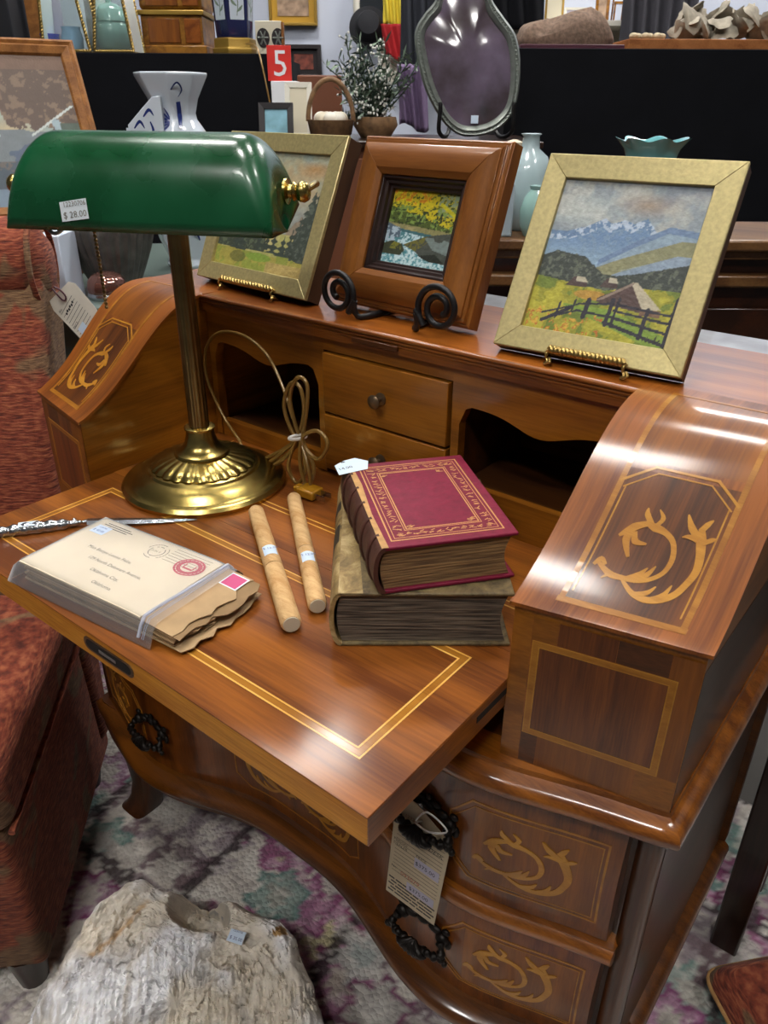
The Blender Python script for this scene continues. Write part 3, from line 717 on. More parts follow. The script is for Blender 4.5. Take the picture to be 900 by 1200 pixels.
# lock let into the board's front edge
g = G(); pl = [(-33.4+.5*0, -1.4)]
oval = [(-29.9+3.0*(1 if math.cos(a) > 0 else -1)+.75*math.cos(a), -1.42+.75*math.sin(a)) for a in np.linspace(0, 2*math.pi, 25)[:-1]]
g.prism(oval, lambda u, v, w: (u, w, v), -.06, .0); lk = obj('lock_plate', g, 'lock_brass', board)
g = G(); ov2 = [(-29.9+(u+29.9)*.9, -1.42+(v+1.42)*.72) for u, v in oval]; g.prism(ov2, lambda u, v, w: (u, w, v), -.075, -.061); obj('lock_recess', g, 'hole_dark', lk)
g = G(); g.box(-31.2, -28.7, -.12, -.076, -1.6, -1.3); obj('lock_bolt', g, 'steel_edge', lk)
def pages_mat(name, a, b):
    m, nt, bs = nodes_of(name); tc = N(nt, 'ShaderNodeTexCoord'); mp = N(nt, 'ShaderNodeMapping'); mp.inputs['Scale'].default_value = (12, 12, 330)
    nt.links.new(tc.outputs['Object'], mp.inputs[0]); no = N(nt, 'ShaderNodeTexNoise'); no.inputs['Scale'].default_value = 2.0; no.inputs['Detail'].default_value = 4; nt.links.new(mp.outputs[0], no.inputs['Vector'])
    r = ramp(nt, no.outputs[0], [(.35, a), (.68, b)]); nt.links.new(r.outputs[0], bs.inputs['Base Color']); bs.inputs['Roughness'].default_value = .9; bump(nt, bs, no.outputs[0], .7, .002)
pages_mat('pages_grey', '#2c241c', '#7d7060'); pages_mat('pages_tan', '#5a4128', '#a07c4f'); pages_mat('pages_env', '#77624c', '#c4b095')

def proj(p):
    d = np.asarray(p, float)-CAM; z = d @ FW; return np.array([450+F_PX*(d @ RT)/z, 600-F_PX*(d @ UP)/z])
def fit_uv(fn, px, py, u, v):
    x = np.array([u, v], float); q = np.array([px, py], float)
    for _ in range(40):
        f0 = proj(fn(*x))-q; J = np.stack([(proj(fn(*(x+d_)))-q-f0)/1e-4 for d_ in np.eye(2)*1e-4], -1); x = x-.6*np.linalg.solve(J, f0)
    return x

# ------------------------------------------------------------------ banker's lamp
LP = np.array([-48.8, 27.0, 0.0]); _a = math.radians(27); LX = np.array([math.cos(_a), math.sin(_a), 0]); LN = np.array([math.sin(_a), -math.cos(_a), 0])
lamp = root('bankers_lamp', 'brass banker\'s lamp with long green glass shade on the desk', 'lamp', (LP[0], LP[1], 0.03))
def LQ(ax_, off, z): return LP+LX*ax_+LN*off+np.array([0, 0, z])
g = G(); g.lathe([(9.2, .03), (10.0, .08), (10.05, .55), (9.7, .95), (9.2, 1.05), (8.9, 1.25), (8.3, 1.75), (7.4, 2.15), (6.9, 2.3), (6.7, 2.6), (6.35, 2.7), (5.0, 2.75), (.5, 2.8)], LP, 72); base = obj('base', g, 'brass', lamp, smooth=35)
g = G(); prof = [(6.2, 2.6), (6.15, 2.85), (5.7, 3.2), (4.9, 3.5), (4.0, 3.75), (3.3, 3.95), (2.5, 4.0)]
g.lathe(prof, LP, 26*8, rf=lambda t, i, z: 1+(0 if i in (0, 6) else .045*abs(math.cos(13*t+i*.25)))); obj('gadrooned_ring', g, 'brass', base, smooth=50)
g = G(); g.lathe([(3.2, 3.9), (3.35, 4.1), (3.25, 4.35), (2.5, 4.7), (2.0, 5.4), (1.75, 6.3), (1.65, 7.0), (1.85, 7.15), (1.85, 7.35), (1.5, 7.5), (.6, 7.5)], LP, 40); obj('collar', g, 'brass', lamp, smooth=35)
g = G(); g.lathe([(1.12, 7.3), (1.05, 33.0)], LP, 84, rf=lambda t, i, z: 1+.07*abs(math.cos(7*t))); obj('pole', g, 'brass_dark', lamp, smooth=60)
g = G(); g.lathe([(1.3, 32.6), (1.5, 33.0), (1.3, 33.8), (.5, 34.3)], LP, 24); obj('pole_cap', g, 'brass', lamp, smooth=40)
SZ0, SH, SL, SO, SW = 30.8, 8.7, 13.9, 4.0, 5.3
def shade_pt(t, ph):
    """t: -1..1 along the shade (the last fifth on each side is the rounded end and its cap), ph: front lip to back"""
    sg_ = 1 if t >= 0 else -1; a = abs(t); sn = max(math.sin(ph), 0.0); rc = .5+3.0*sn**.7; Lh = SL*(1-.06*sn)
    if a < .8: A, ins = (Lh-rc)*a/.8, 0.0
    elif a < .93:
        th = (a-.8)/.13*math.pi/2; A, ins = Lh-rc+rc*math.sin(th), rc*(1-math.cos(th))
    else: A, ins = Lh, rc+(7.2-rc)*(a-.93)/.07
    k_ = max(0.0, 1-ins/7.2)
    return LQ(sg_*A, SO+SW*k_*math.cos(ph), SZ0+SH*k_*sn**.85)
ts = np.concatenate([-np.linspace(1, .93, 6)[:-1], -np.linspace(.93, .8, 12)[:-1], np.linspace(-.8, .8, 30), np.linspace(.8, .93, 12)[1:], np.linspace(.93, 1, 6)[1:]]); phs = np.linspace(0.0, math.pi*.93, 34)
g = G(); g.grid(lambda t, p: shade_pt(t, p), ts, phs); obj('shade', g, 'green_glass', lamp, smooth=180, solid=.3)
g = G()
for s_ in (-1, 1):
    P = cat_curve([LQ(0, 0, 33.2), LQ(s_*6, -1.2, 33.4), LQ(s_*13.0, -2.8, 34.0), LQ(s_*15.0, -1.8, 34.6), LQ(s_*15.6, .6, 34.8), LQ(s_*15.6, 2.8, 34.6), LQ(s_*15.5, 4.0, 34.4)], 6); g.tube(P, .38, 10)
obj('yoke', g, 'brass', lamp, smooth=60)
for s_ in (-1, 1):
    g = G(); M_ = Matrix(((LX[0]*s_, LN[0], 0), (LX[1]*s_, LN[1], 0), (0, 0, 1))) @ Matrix(((0, 0, 1), (0, 1, 0), (-1, 0, 0)))
    g.lathe([(1.2, .2), (1.2, .45), (.65, .6), (.6, .9), (.9, 1.1), (.7, 1.35), (.95, 1.7), (1.0, 2.1), (.75, 2.55), (.15, 2.7)], LQ(s_*13.5, 4.0, 34.4), 20, M_); obj('knob', g, 'brass', lamp, smooth=50)
# price sticker on the shade
st_fn = lambda px, py: shade_pt(*fit_uv(shade_pt, px, py, -.6, .35))
cs = [st_fn(70, 237), st_fn(101, 232), st_fn(105, 256), st_fn(74, 260)]
nn_ = nrm(np.cross(cs[1]-cs[0], cs[3]-cs[0])); nn_ = nn_ if nn_ @ (CAM-cs[0]) > 0 else -nn_
def quad_fn(c4, lift): return lambda u, v: (c4[3]*(1-u)+c4[2]*u)*(1-v)+(c4[0]*(1-u)+c4[1]*u)*v+nn_*lift
qf = quad_fn(cs, .12); g = G(); g.grid(lambda u, v: qf(u, v), np.linspace(0, 1, 5), np.linspace(0, 1, 5)); stk = obj('price_sticker', g, 'paper_white', lamp, solid=.02)
ex, ey = cs[2]-cs[3], cs[0]-cs[3]; sw = np.linalg.norm(ex); g = G(); o_ = quad_fn(cs, .15)
text_geo(g, '$ 28.00', .84, o_(.08, .14), nrm(ex), nrm(ey)); text_geo(g, '12230706', .62, o_(.12, .72), nrm(ex), nrm(ey)); obj('lettering', g, 'ink_grey', stk)
# pull chain
g = G(); P0_ = LQ(-8.6, 2.0, 33.0)
for k in range(28): g.ball(P0_+np.array([0, 0, -.42*k]), .22, 6, 4)
obj('pull_chain', g, 'brass_dark', lamp, smooth=60)
g = G(); P = cat_curve([LQ(-11.5, 4, 32.5), LQ(-12.5, 4.5, 30.6), LQ(-11.4, 5, 29.8), LQ(-10.3, 5, 30.4), LQ(-10.0, 5, 31.6)], 5); g.tube(P, .2, 8); obj('hook', g, 'steel_edge', lamp, smooth=60)
# flex: one loop up against the pigeonholes, the rest tied in a bundle, plug on the desk
yp = lambda px, py, y: on_plane(px, py, (0, y, 0), (0, 1, 0))
g = G(); P = cat_curve([LQ(-1, -9.6, .6), yp(283, 522, 35.5), yp(262, 488, 37), yp(243, 445, 37.2), yp(241, 410, 37.2), yp(256, 390, 37.2), yp(285, 393, 37.0), yp(312, 415, 36.5), yp(330, 450, 36), yp(343, 490, 35)], 7); g.tube(P, .2, 8); obj('flex', g, 'cord_gold', lamp, smooth=60)
T_ = (350, 512)
g = G()
for li, lp in enumerate([[(347, 512), (333, 478), (340, 450), (352, 455), (356, 485)], [(352, 512), (340, 470), (348, 443), (360, 452), (358, 490)], [(350, 515), (330, 528), (303, 542), (318, 545), (345, 525)], [(350, 515), (325, 535), (308, 548), (330, 540)], [(350, 515), (338, 545), (348, 566), (358, 550)], [(353, 515), (352, 545), (360, 570), (368, 550), (358, 525)], [(355, 512), (372, 505), (384, 520), (374, 538), (360, 528)]]):
    P = cat_curve([yp(a, b, 34.6-.5*li*.6) for a, b in lp], 6, closed=True); P = [np.array([p[0], p[1], max(p[2], .35)]) for p in P]
    g.tube(P, .24, 8, closed=True)
P = cat_curve([yp(352, 515, 33.5), yp(362, 550, 32.5), on_z(364, 572, .7)], 6); g.tube(P, .22, 8)
obj('cord_bundle', g, 'cord_gold', lamp, smooth=60)
g = G(); c_ = yp(350, 512, 33.6); g.tube([c_+np.array([math.cos(a)*1.1, -.2+math.sin(a)*.9, .25*math.cos(a)]) for a in np.linspace(0, 2*math.pi, 17)[:-1]], .22, 6, closed=True); obj('cable_tie', g, 'string_white', lamp, smooth=60)
g = G(); pc = on_z(363, 576, .7); pd = nrm(on_z(385, 584, .7)-on_z(345, 570, .7)); pn = np.array([-pd[1], pd[0], 0])
g.obox(pc, pd*1.3, pn*1.1, (0, 0, .55)); g.obox(pc-pd*1.6, pd*.6, pn*.6, (0, 0, .4)); plug = obj('plug', g, 'plug_amber', lamp, bevel=.2)
g = G(); 
for s_ in (-1, 1): g.obox(pc+pd*2.0+pn*s_*.6, pd*.8, pn*.08, (0, 0, .3))
obj('prong', g, 'silver', plug)

# ------------------------------------------------------------------ letters in a clear bag
_b = math.radians(6); EX, EY = np.array([math.cos(_b), math.sin(_b), 0]), np.array([-math.sin(_b), math.cos(_b), 0]); EC = np.array([-36.9, 6.9, 0])
def EQ(u, v, z): return EC+EX*u+EY*v+np.array([0, 0, z])
rnd = random.Random(4); NE = 9
lab = ['cream envelope with typed address and red oval stamp, topmost in the bag', 'brown envelope with pink stamp just under the typed one']
ordn = ['third', 'fourth', 'fifth', 'sixth', 'seventh', 'eighth', 'ninth']
for k in range(NE):
    z1 = 2.32-k*.245; z0 = z1-.19
    if k == 0: x0, x1 = -8.6, 8.4
    else: x0, x1 = -8.4+rnd.uniform(0, .8), 12.6+rnd.uniform(-.2, 1.2)
    ya, yb = -5.2+rnd.uniform(-.15, .15), 5.3+rnd.uniform(-.1, .15)
    edge_ = [(x1, ya), (x1, yb)] if k == 0 else [(x1+(rnd.uniform(-.6, .5) if 0 < i < 10 else 0)-.9*abs(i/10-.5), ya+(yb-ya)*i/10) for i in range(11)]
    poly = [(x0, ya)]+edge_+[(x0, yb)]
    def ef(u, v, z, k=k):
        sag = 0 if u < 7 else (-(u-7)**1.2*.05*(1-k/9.5)+.05*math.sin(k*2.3+v*.7)*(u-7)/5)
        z = z+(.115*min(1, max(0, (u-7)/2)) if (k > 0 and z < z1-.01) else 0)
        return EQ(u, v, max(z+sag, .06+.03*(NE-k)+(z-z0)*.5))
    g = G(); xs_ = np.linspace(x0, 1, 6)
    # strip mesh so that the overhanging ends can sag
    rows = []
    m_ = 11
    for i in range(m_):
        v = ya+(yb-ya)*i/(m_-1); xe = np.interp(v, [e[1] for e in edge_], [e[0] for e in edge_])
        rows.append([x0+(xe-x0)*j/13 for j in range(14)])
    V = []; 
    for zz in (z0, z1):
        for i in range(m_):
            v = ya+(yb-ya)*i/(m_-1)
            for x in rows[i]: V.append(ef(x, v, zz))
    F = []; nn = m_*14
    for i in range(m_-1):
        for j in range(13):
            q = (i*14+j, i*14+j+1, (i+1)*14+j+1, (i+1)*14+j); F.append(q[::-1]); F.append(tuple(nn+t for t in q))
    per = [j for j in range(14)]+[i*14+13 for i in range(1, m_)]+[(m_-1)*14+j for j in range(12, -1, -1)]+[i*14 for i in range(m_-2, 0, -1)]
    for a in range(len(per)):
        p_, q_ = per[a], per[(a+1) % len(per)]; F.append((p_, q_, nn+q_, nn+p_))
    g.add(V, F)
    e = obj('envelope', g, 'envelope_cream' if k == 0 else ('envelope_brown' if k % 2 else 'envelope_shaded'))
    tag(e, lab[k] if k < 2 else 'old brown envelope with torn end, %s from the top of the bagged bundle' % ordn[k-2], 'envelope', 'envelopes in the plastic bag')
    if k == 0:
        g = G(); zt_ = z1+.012
        for s_, u, v, sz in [('Miss Bettye Louise Fiske,', -5.3, .2, .62), ('129 North Delaware Avenue,', -3.6, -1.2, .62), ('Oklahoma City,', -1.6, -2.6, .62), ('Oklahoma.', .3, -4.0, .62)]: text_geo(g, s_, sz, EQ(u, v, zt_), EX, EY)
        for i, L_ in enumerate((3.4, 4.2, 2.8)): g.obox(EQ(-5.6+.15*i, 4.6-.32*i, zt_), EX*L_/2, EY*.05, (0, 0, .004))
        obj('address', g, 'ink', e)
        g = G()
        for rr in (1.25, .85):
            for i in range(26):
                if rnd.random() < .8:
                    a = i/26*2*math.pi; g.obox(EQ(1.3+rr*math.cos(a), 3.3+rr*math.sin(a), zt_), (EX*-math.sin(a)+EY*math.cos(a))*.12, (EX*math.cos(a)+EY*math.sin(a))*.045, (0, 0, .004))
        for i in range(6): g.obox(EQ(5.2, 4.7-i*.42, zt_), EX*2.4, EY*.03, (0, 0, .004))
        text_geo(g, 'JUN 9', .45, EQ(.65, 3.15, zt_), EX, EY); obj('postmark', g, 'ink_grey', e)
        g = G(); ring = lambda r0, r1: [[EQ(6.2+r*1.15*math.cos(a), 2.9+r*math.sin(a), zt_+.006) for a in np.linspace(0, 2*math.pi, 33)[:-1]] for r in (r0, r1)]
        for a0, a1 in ((1.45, 1.25), (1.18, .8)):
            R = ring(a0, a1); V = R[0]+R[1]; g.add(V, [(i, (i+1) % 32, 32+(i+1) % 32, 32+i) for i in range(32)])
        for i in range(20):
            a = i/20*2*math.pi; g.obox(EQ(6.2+1.22*1.15*math.cos(a), 2.9+1.22*math.sin(a), zt_+.006), EX*.05, EY*.05, (0, 0, .003))
        g.obox(EQ(6.2, 2.6, zt_+.006), EX*.6, EY*.12, (0, 0, .003)); g.obox(EQ(5.6, 3.0, zt_+.006), EX*.08, EY*.3, (0, 0, .003)); g.obox(EQ(6.8, 3.0, zt_+.006), EX*.08, EY*.3, (0, 0, .003))
        obj('printed_stamp', g, 'ink_stamp', e)
        g = G(); g.obox(EQ(-6.9, 3.2, zt_+.01), EX*.95, EY*.75, (0, 0, .01)); ps = obj('price_sticker', g, 'paper_sticker', e)
        g = G(); text_geo(g, '$ 40.00', .5, EQ(-7.7, 2.8, zt_+.03), EX, EY); text_geo(g, '12230706', .3, EQ(-7.6, 3.5, zt_+.03), EX, EY); obj('lettering', g, 'ink_blue', ps)
    if k == 1:
        g = G(); g.add([ef(u, v, z1+.02) for u, v in ((9.9, 2.9), (12.0, 2.9), (12.0, 5.0), (9.9, 5.0))], [(0, 1, 2, 3)]); s1 = obj('stamp', g, 'paper_white', e)
        g = G(); g.add([ef(u, v, z1+.035) for u, v in ((10.05, 3.05), (11.85, 3.05), (11.85, 4.85), (10.05, 4.85))], [(0, 1, 2, 3)]); obj('stamp_print', g, 'ink_pink', s1)
bag = root('plastic_bag', 'clear zip plastic bag around the bundle of old letters', 'bag', EQ(0, 0, .03))
def bagz(u, v, top):
    h = 2.42 if u < 8 else max(2.42-(u-8)*.12, .5)
    e_ = min(1, (v+6.2)/1.2, (6.4-v)/1.2, (u+9.9)/1.2)
    e_ = max(0, e_)**.5
    w_ = .05*fbm(u*.6+3, v*.6, 2)
    return EQ(u, v, max(.05+h*e_+w_, .06) if top else .03)
g = G(); us_ = np.linspace(-9.9, 10.3, 30); vs2 = np.linspace(-6.2, 6.4, 22)
g.grid(lambda u, v: bagz(u, v, True), us_, vs2); obj('film', g, 'plastic_bag', bag, smooth=180)
g = G(); P = [bagz(8.9+.12*math.sin(v*.4), v, True)+np.array([0, 0, .03]) for v in np.linspace(-6.1, 6.3, 24)]; g.tube(P, .16, 6)
for k in range(2):
    g.tube([bagz(9.25+.2*k, v, True)+np.array([0, 0, .01]) for v in np.linspace(-6.1, 6.3, 24)], .035, 5)
obj('zip', g, 'plastic_zip', bag, smooth=60)

# ------------------------------------------------------------------ letter opener
op = root('letter_opener', 'silver letter opener with ornate handle beside the bagged letters', 'letter opener', (-49, 11, 0.02))
A_, B_, C_ = np.array([-55.9, 2.6, .55]), np.array([-50.1, 11.2, .45]), np.array([-41.4, 19.5, .2]); dd = nrm(B_-A_)
g = G(); nk = 40; g.tube([A_+(B_-A_)*i/nk for i in range(nk+1)], [(.30+.42*math.sin(math.pi*min(1, (i/nk)*1.05))**.6+.09*math.sin(i*1.3))*(.75 if i > 32 else 1) for i in range(nk+1)], 10); obj('handle', g, 'silver', op, smooth=50)
g = G(); sd = np.array([-dd[1], dd[0], 0])
for i in range(16): g.ball(A_+(B_-A_)*(.05+i/17)+sd*(.35*(-1)**i)+np.array([0, 0, .2]), .28, 7, 5)
obj('relief', g, 'silver', op, smooth=60)
g = G(); g.obox(A_+(B_-A_)*.42+np.array([0, 0, .62]), dd*1.0, sd*.55, (0, 0, .012)); obj('price_sticker', g, 'paper_sticker', op)
g = G(); R = []
for i in range(11):
    c_ = B_+(C_-B_)*i/10; w_ = .75*(1-(i/10)**3)+.04; R.append([c_+sd*w_, c_+np.array([0, 0, .12]), c_-sd*w_, c_-np.array([0, 0, .06])])
g.rings(R); obj('blade', g, 'silver', op)

# ------------------------------------------------------------------ two wooden tubes
def tube_case(a, b, r, band, stk, label, dark):
    a, b = np.array(a, float), np.array(b, float); L_ = np.linalg.norm(b-a); d_ = (b-a)/L_; s_ = np.array([-d_[1], d_[0], 0]); z_ = np.array([0, 0, 1.0])
    t = root('wooden_tube', label, 'wooden tube', ((a[0]+b[0])/2, (a[1]+b[1])/2, 0.02), 'turned wooden tubes')
    ring = lambda q, rr, n=20: [a+d_*q+s_*rr*math.cos(2*math.pi*k/n)+z_*rr*math.sin(2*math.pi*k/n) for k in range(n)]
    g = G(); g.rings([ring(0, r*.80), ring(.25, r*.90), ring(L_*band-.05, r*.97)]); obj('lid', g, 'tube_wood', t, smooth=40)
    g = G(); g.rings([ring(L_*band+.05, r*.97), ring(L_*.8, r), ring(L_-.35, r*.98), ring(L_-.05, r*.86)]); obj('body', g, 'tube_wood', t, smooth=40)
    g = G(); g.rings([ring(L_*band-.08, r*.93), ring(L_*band+.08, r*.93)]); obj('joint', g, 'hole_dark' if dark else 'ink_grey', t)
    g = G(); g.rings([ring(L_-.06, r*.80), ring(L_+.03, r*.78)]); obj('end_plug', g, 'bone', t)
    g = G(); q0, q1 = stk; toward = math.pi*.5; aa = np.linspace(toward-.75, toward+.75, 8) if True else None
    g.grid(lambda q, t_: a+d_*q+(s_*math.cos(t_)+z_*math.sin(t_))*(r*1.02), [q0, (q0+q1)/2, q1], aa); ps = obj('price_sticker', g, 'paper_sticker', t, smooth=180)
    g = G(); text_geo(g, '$ 12.00', .5, a+d_*(q0+.9)+z_*(r*1.05)-s_*.85*0+d_*0-s_*.7, s_, -d_); obj('lettering', g, 'ink_blue', ps)
tube_case((-36.6, 24.2, .98), (-18.2, 11.3, .98), .98, .57, (9.6, 11.4), 'pale wooden tube with dark joint line, beside the bagged letters', True)
tube_case((-35.7, 29.4, .92), (-18.4, 14.9, .92), .92, .56, (14.0, 15.8), 'pale wooden tube with faint joint line, beside the stacked books', False)

# ------------------------------------------------------------------ books
def book(name, label, K, w, L_, th, mt_cover, mt_spine, mt_pages, bands, group='old leather books'):
    K, w, L_ = np.array(K, float), np.array(w, float), np.array(L_, float); W_, LL = np.linalg.norm(w), np.linalg.norm(L_); ew = w/W_; el = L_/LL; z_ = np.array([0, 0, 1.0])
    b = root(name, label, 'book', K+w*.5+L_*.5, group); bt = .32
    Q = lambda u, v, z: K+ew*u+el*v+z_*z
    for nm, z0, z1 in (('back_cover', 0, bt), ('front_cover', th-bt, th)):
        g = G(); g.prism([(.5, 0), (W_, 0), (W_, LL), (.5, LL)], lambda u, v, z: Q(u, v, z), z0, z1); o = obj(nm, g, mt_cover, b, bevel=.1)
        if nm == 'front_cover': fc_ = o
    g = G(); n = 10; arc = [(.6-.95*math.sin(math.pi*i/n), th*.5-th*.5*math.cos(math.pi*i/n)) for i in range(n+1)]; inn = [(.75-.7*math.sin(math.pi*i/n), th*.5-(th*.5-.3)*math.cos(math.pi*i/n)) for i in range(n, -1, -1)]
    g.prism(arc+inn, lambda u, z, v: Q(u, v, z), 0.0, LL); sp = obj('spine', g, mt_spine, b, smooth=40)
    if bands:
        for k in range(5):
            g = G(); v = LL*(.13+.185*k); g.tube([Q(.6-1.0*math.sin(math.pi*i/n), v, th*.5-th*.5*math.cos(math.pi*i/n)) for i in range(n+1)], .2, 6); obj('raised_band', g, mt_spine, sp, smooth=60)
    g = G(); R = []
    for v in np.linspace(.35, LL-.35, 6):
        R.append([Q(.7-.4*math.sin(math.pi*i/8), v, bt+(th-2*bt)*i/8) for i in range(9)]+[Q(W_-.45-.55*math.sin(math.pi*i/8), v, th-bt-(th-2*bt)*i/8) for i in range(9)])
    g.rings(R); obj('page_block', g, mt_pages, b, smooth=30)
    return b, Q, W_, LL, th, fc_, sp
b2, Q2, W2, L2, T2, fc2, sp2 = book('old_book', 'thick worn tan and olive book lying at the bottom of the pair', (-14.1, 12.3, .02), np.array([.78, .63, 0])*15.4, np.array([-.64, .77, 0])*22.5, 5.5, 'boards_olive', 'spine_worn', 'pages_grey', False)
for v0, v1 in ((9.0, 12.5), (15.5, 17.5)):
    g = G(); n = 10; g.grid(lambda v, i: Q2(.6-.99*math.sin(math.pi*i/n), v, T2*.5-T2*.505*math.cos(math.pi*i/n)), [v0, v1], [2, 3, 4, 5, 6, 7, 8, 9]); obj('title_label', g, 'label_black', sp2, smooth=180)
g = G(); g.prism([(.5, 0), (2.6, 0), (2.3, 6), (2.7, 12), (2.4, 22.4), (.5, 22.4)], lambda u, v, z: Q2(u, v, z), T2, T2+.03); obj('leather_strip', g, 'spine_worn', fc2)
b1, Q1, W1, L1, T1, fc1, sp1 = book('old_book', 'red leather book with gilt tooled border lying on the olive book', (-10.9, 14.4, 5.58), np.array([.61, .79, 0])*12.3, np.array([-.775, .632, 0])*16.6, 4.5, 'leather_red', 'leather_spine', 'pages_tan', True)
f1 = lambda u, v, h: Q1(u, v, T1+.005+h)
for off, w_ in ((1.0, .12), (1.35, .06), (2.5, .06), (2.7, .1)):
    strings(loop([(off+.4, off), (W1-off, off), (W1-off, L1-off), (off+.4, L1-off)]), w_, f1, 'gilt_line', fc1, mat='gilt', h=.012)
g = G(); rn = random.Random(3)
def motif(u, v, du, dv):
    for k in range(3):
        a = rn.uniform(-.9, .9); e_ = np.array([math.cos(a), math.sin(a)])*.22; o_ = np.array([u, v])+np.array([rn.uniform(-.25, .25), rn.uniform(-.25, .25)]); n_ = np.array([-e_[1], e_[0]])*.22
        g.add([f1(*(o_-e_-n_), .014), f1(*(o_+e_-n_), .014), f1(*(o_+e_+n_), .014), f1(*(o_-e_+n_), .014)], [(0, 1, 2, 3)])
for k in range(18):
    t = 1.9+(L1-3.8)*k/17; motif(2.35, t, 0, 1); motif(W1-1.9, t, 0, 1)
for k in range(12):
    t = 2.4+(W1-4.6)*k/11; motif(t, 1.9, 1, 0); motif(t, L1-1.9, 1, 0)
for u, v in ((3.5, 3.2), (W1-3.2, 3.2), (3.5, L1-3.2), (W1-3.2, L1-3.2)): motif(u, v, 0, 0); motif(u, v, 0, 0)
obj('gilt_border', g, 'gilt', fc1)
g = G(); g.prism([(.35, 0), (.95, 0), (.75, 6), (1.0, 12), (.8, L1), (.35, L1)], lambda u, v, z: Q1(u, v, z), T1-.02, T1+.03); obj('worn_edge', g, 'leather_tan', fc1)
bt_ = root('price_tag', 'small white paper price tag on the corner of the red book', 'tag', Q1(1.2, 15.9, T1+.04))
tg = [Q1(*q, T1+.07) for q in ((-.8, 14.4), (2.2, 15.2), (2.6, 17.0), (1.4, 18.0), (.2, 17.6), (-.9, 16.6))]; g = G(); g.add([p for p in tg]+[p+np.array([0, 0, .03]) for p in tg], [(0, 1, 2, 3, 4, 5)[::-1], (6, 7, 8, 9, 10, 11)]+[(i, (i+1) % 6, 6+(i+1) % 6, 6+i) for i in range(6)]); obj('card', g, 'paper_sticker', bt_)
g = G(); e_ = nrm(tg[1]-tg[0]); n_ = np.array([-e_[1], e_[0], 0]); text_geo(g, '14.00', .7, tg[0]+e_*.45+n_*.9+np.array([0, 0, .045]), e_, n_); g.obox(tg[0]+e_*1.6+n_*2.5+np.array([0, 0, .045]), e_*.22, n_*.12, (0, 0, .004)); obj('lettering', g, 'ink', bt_)

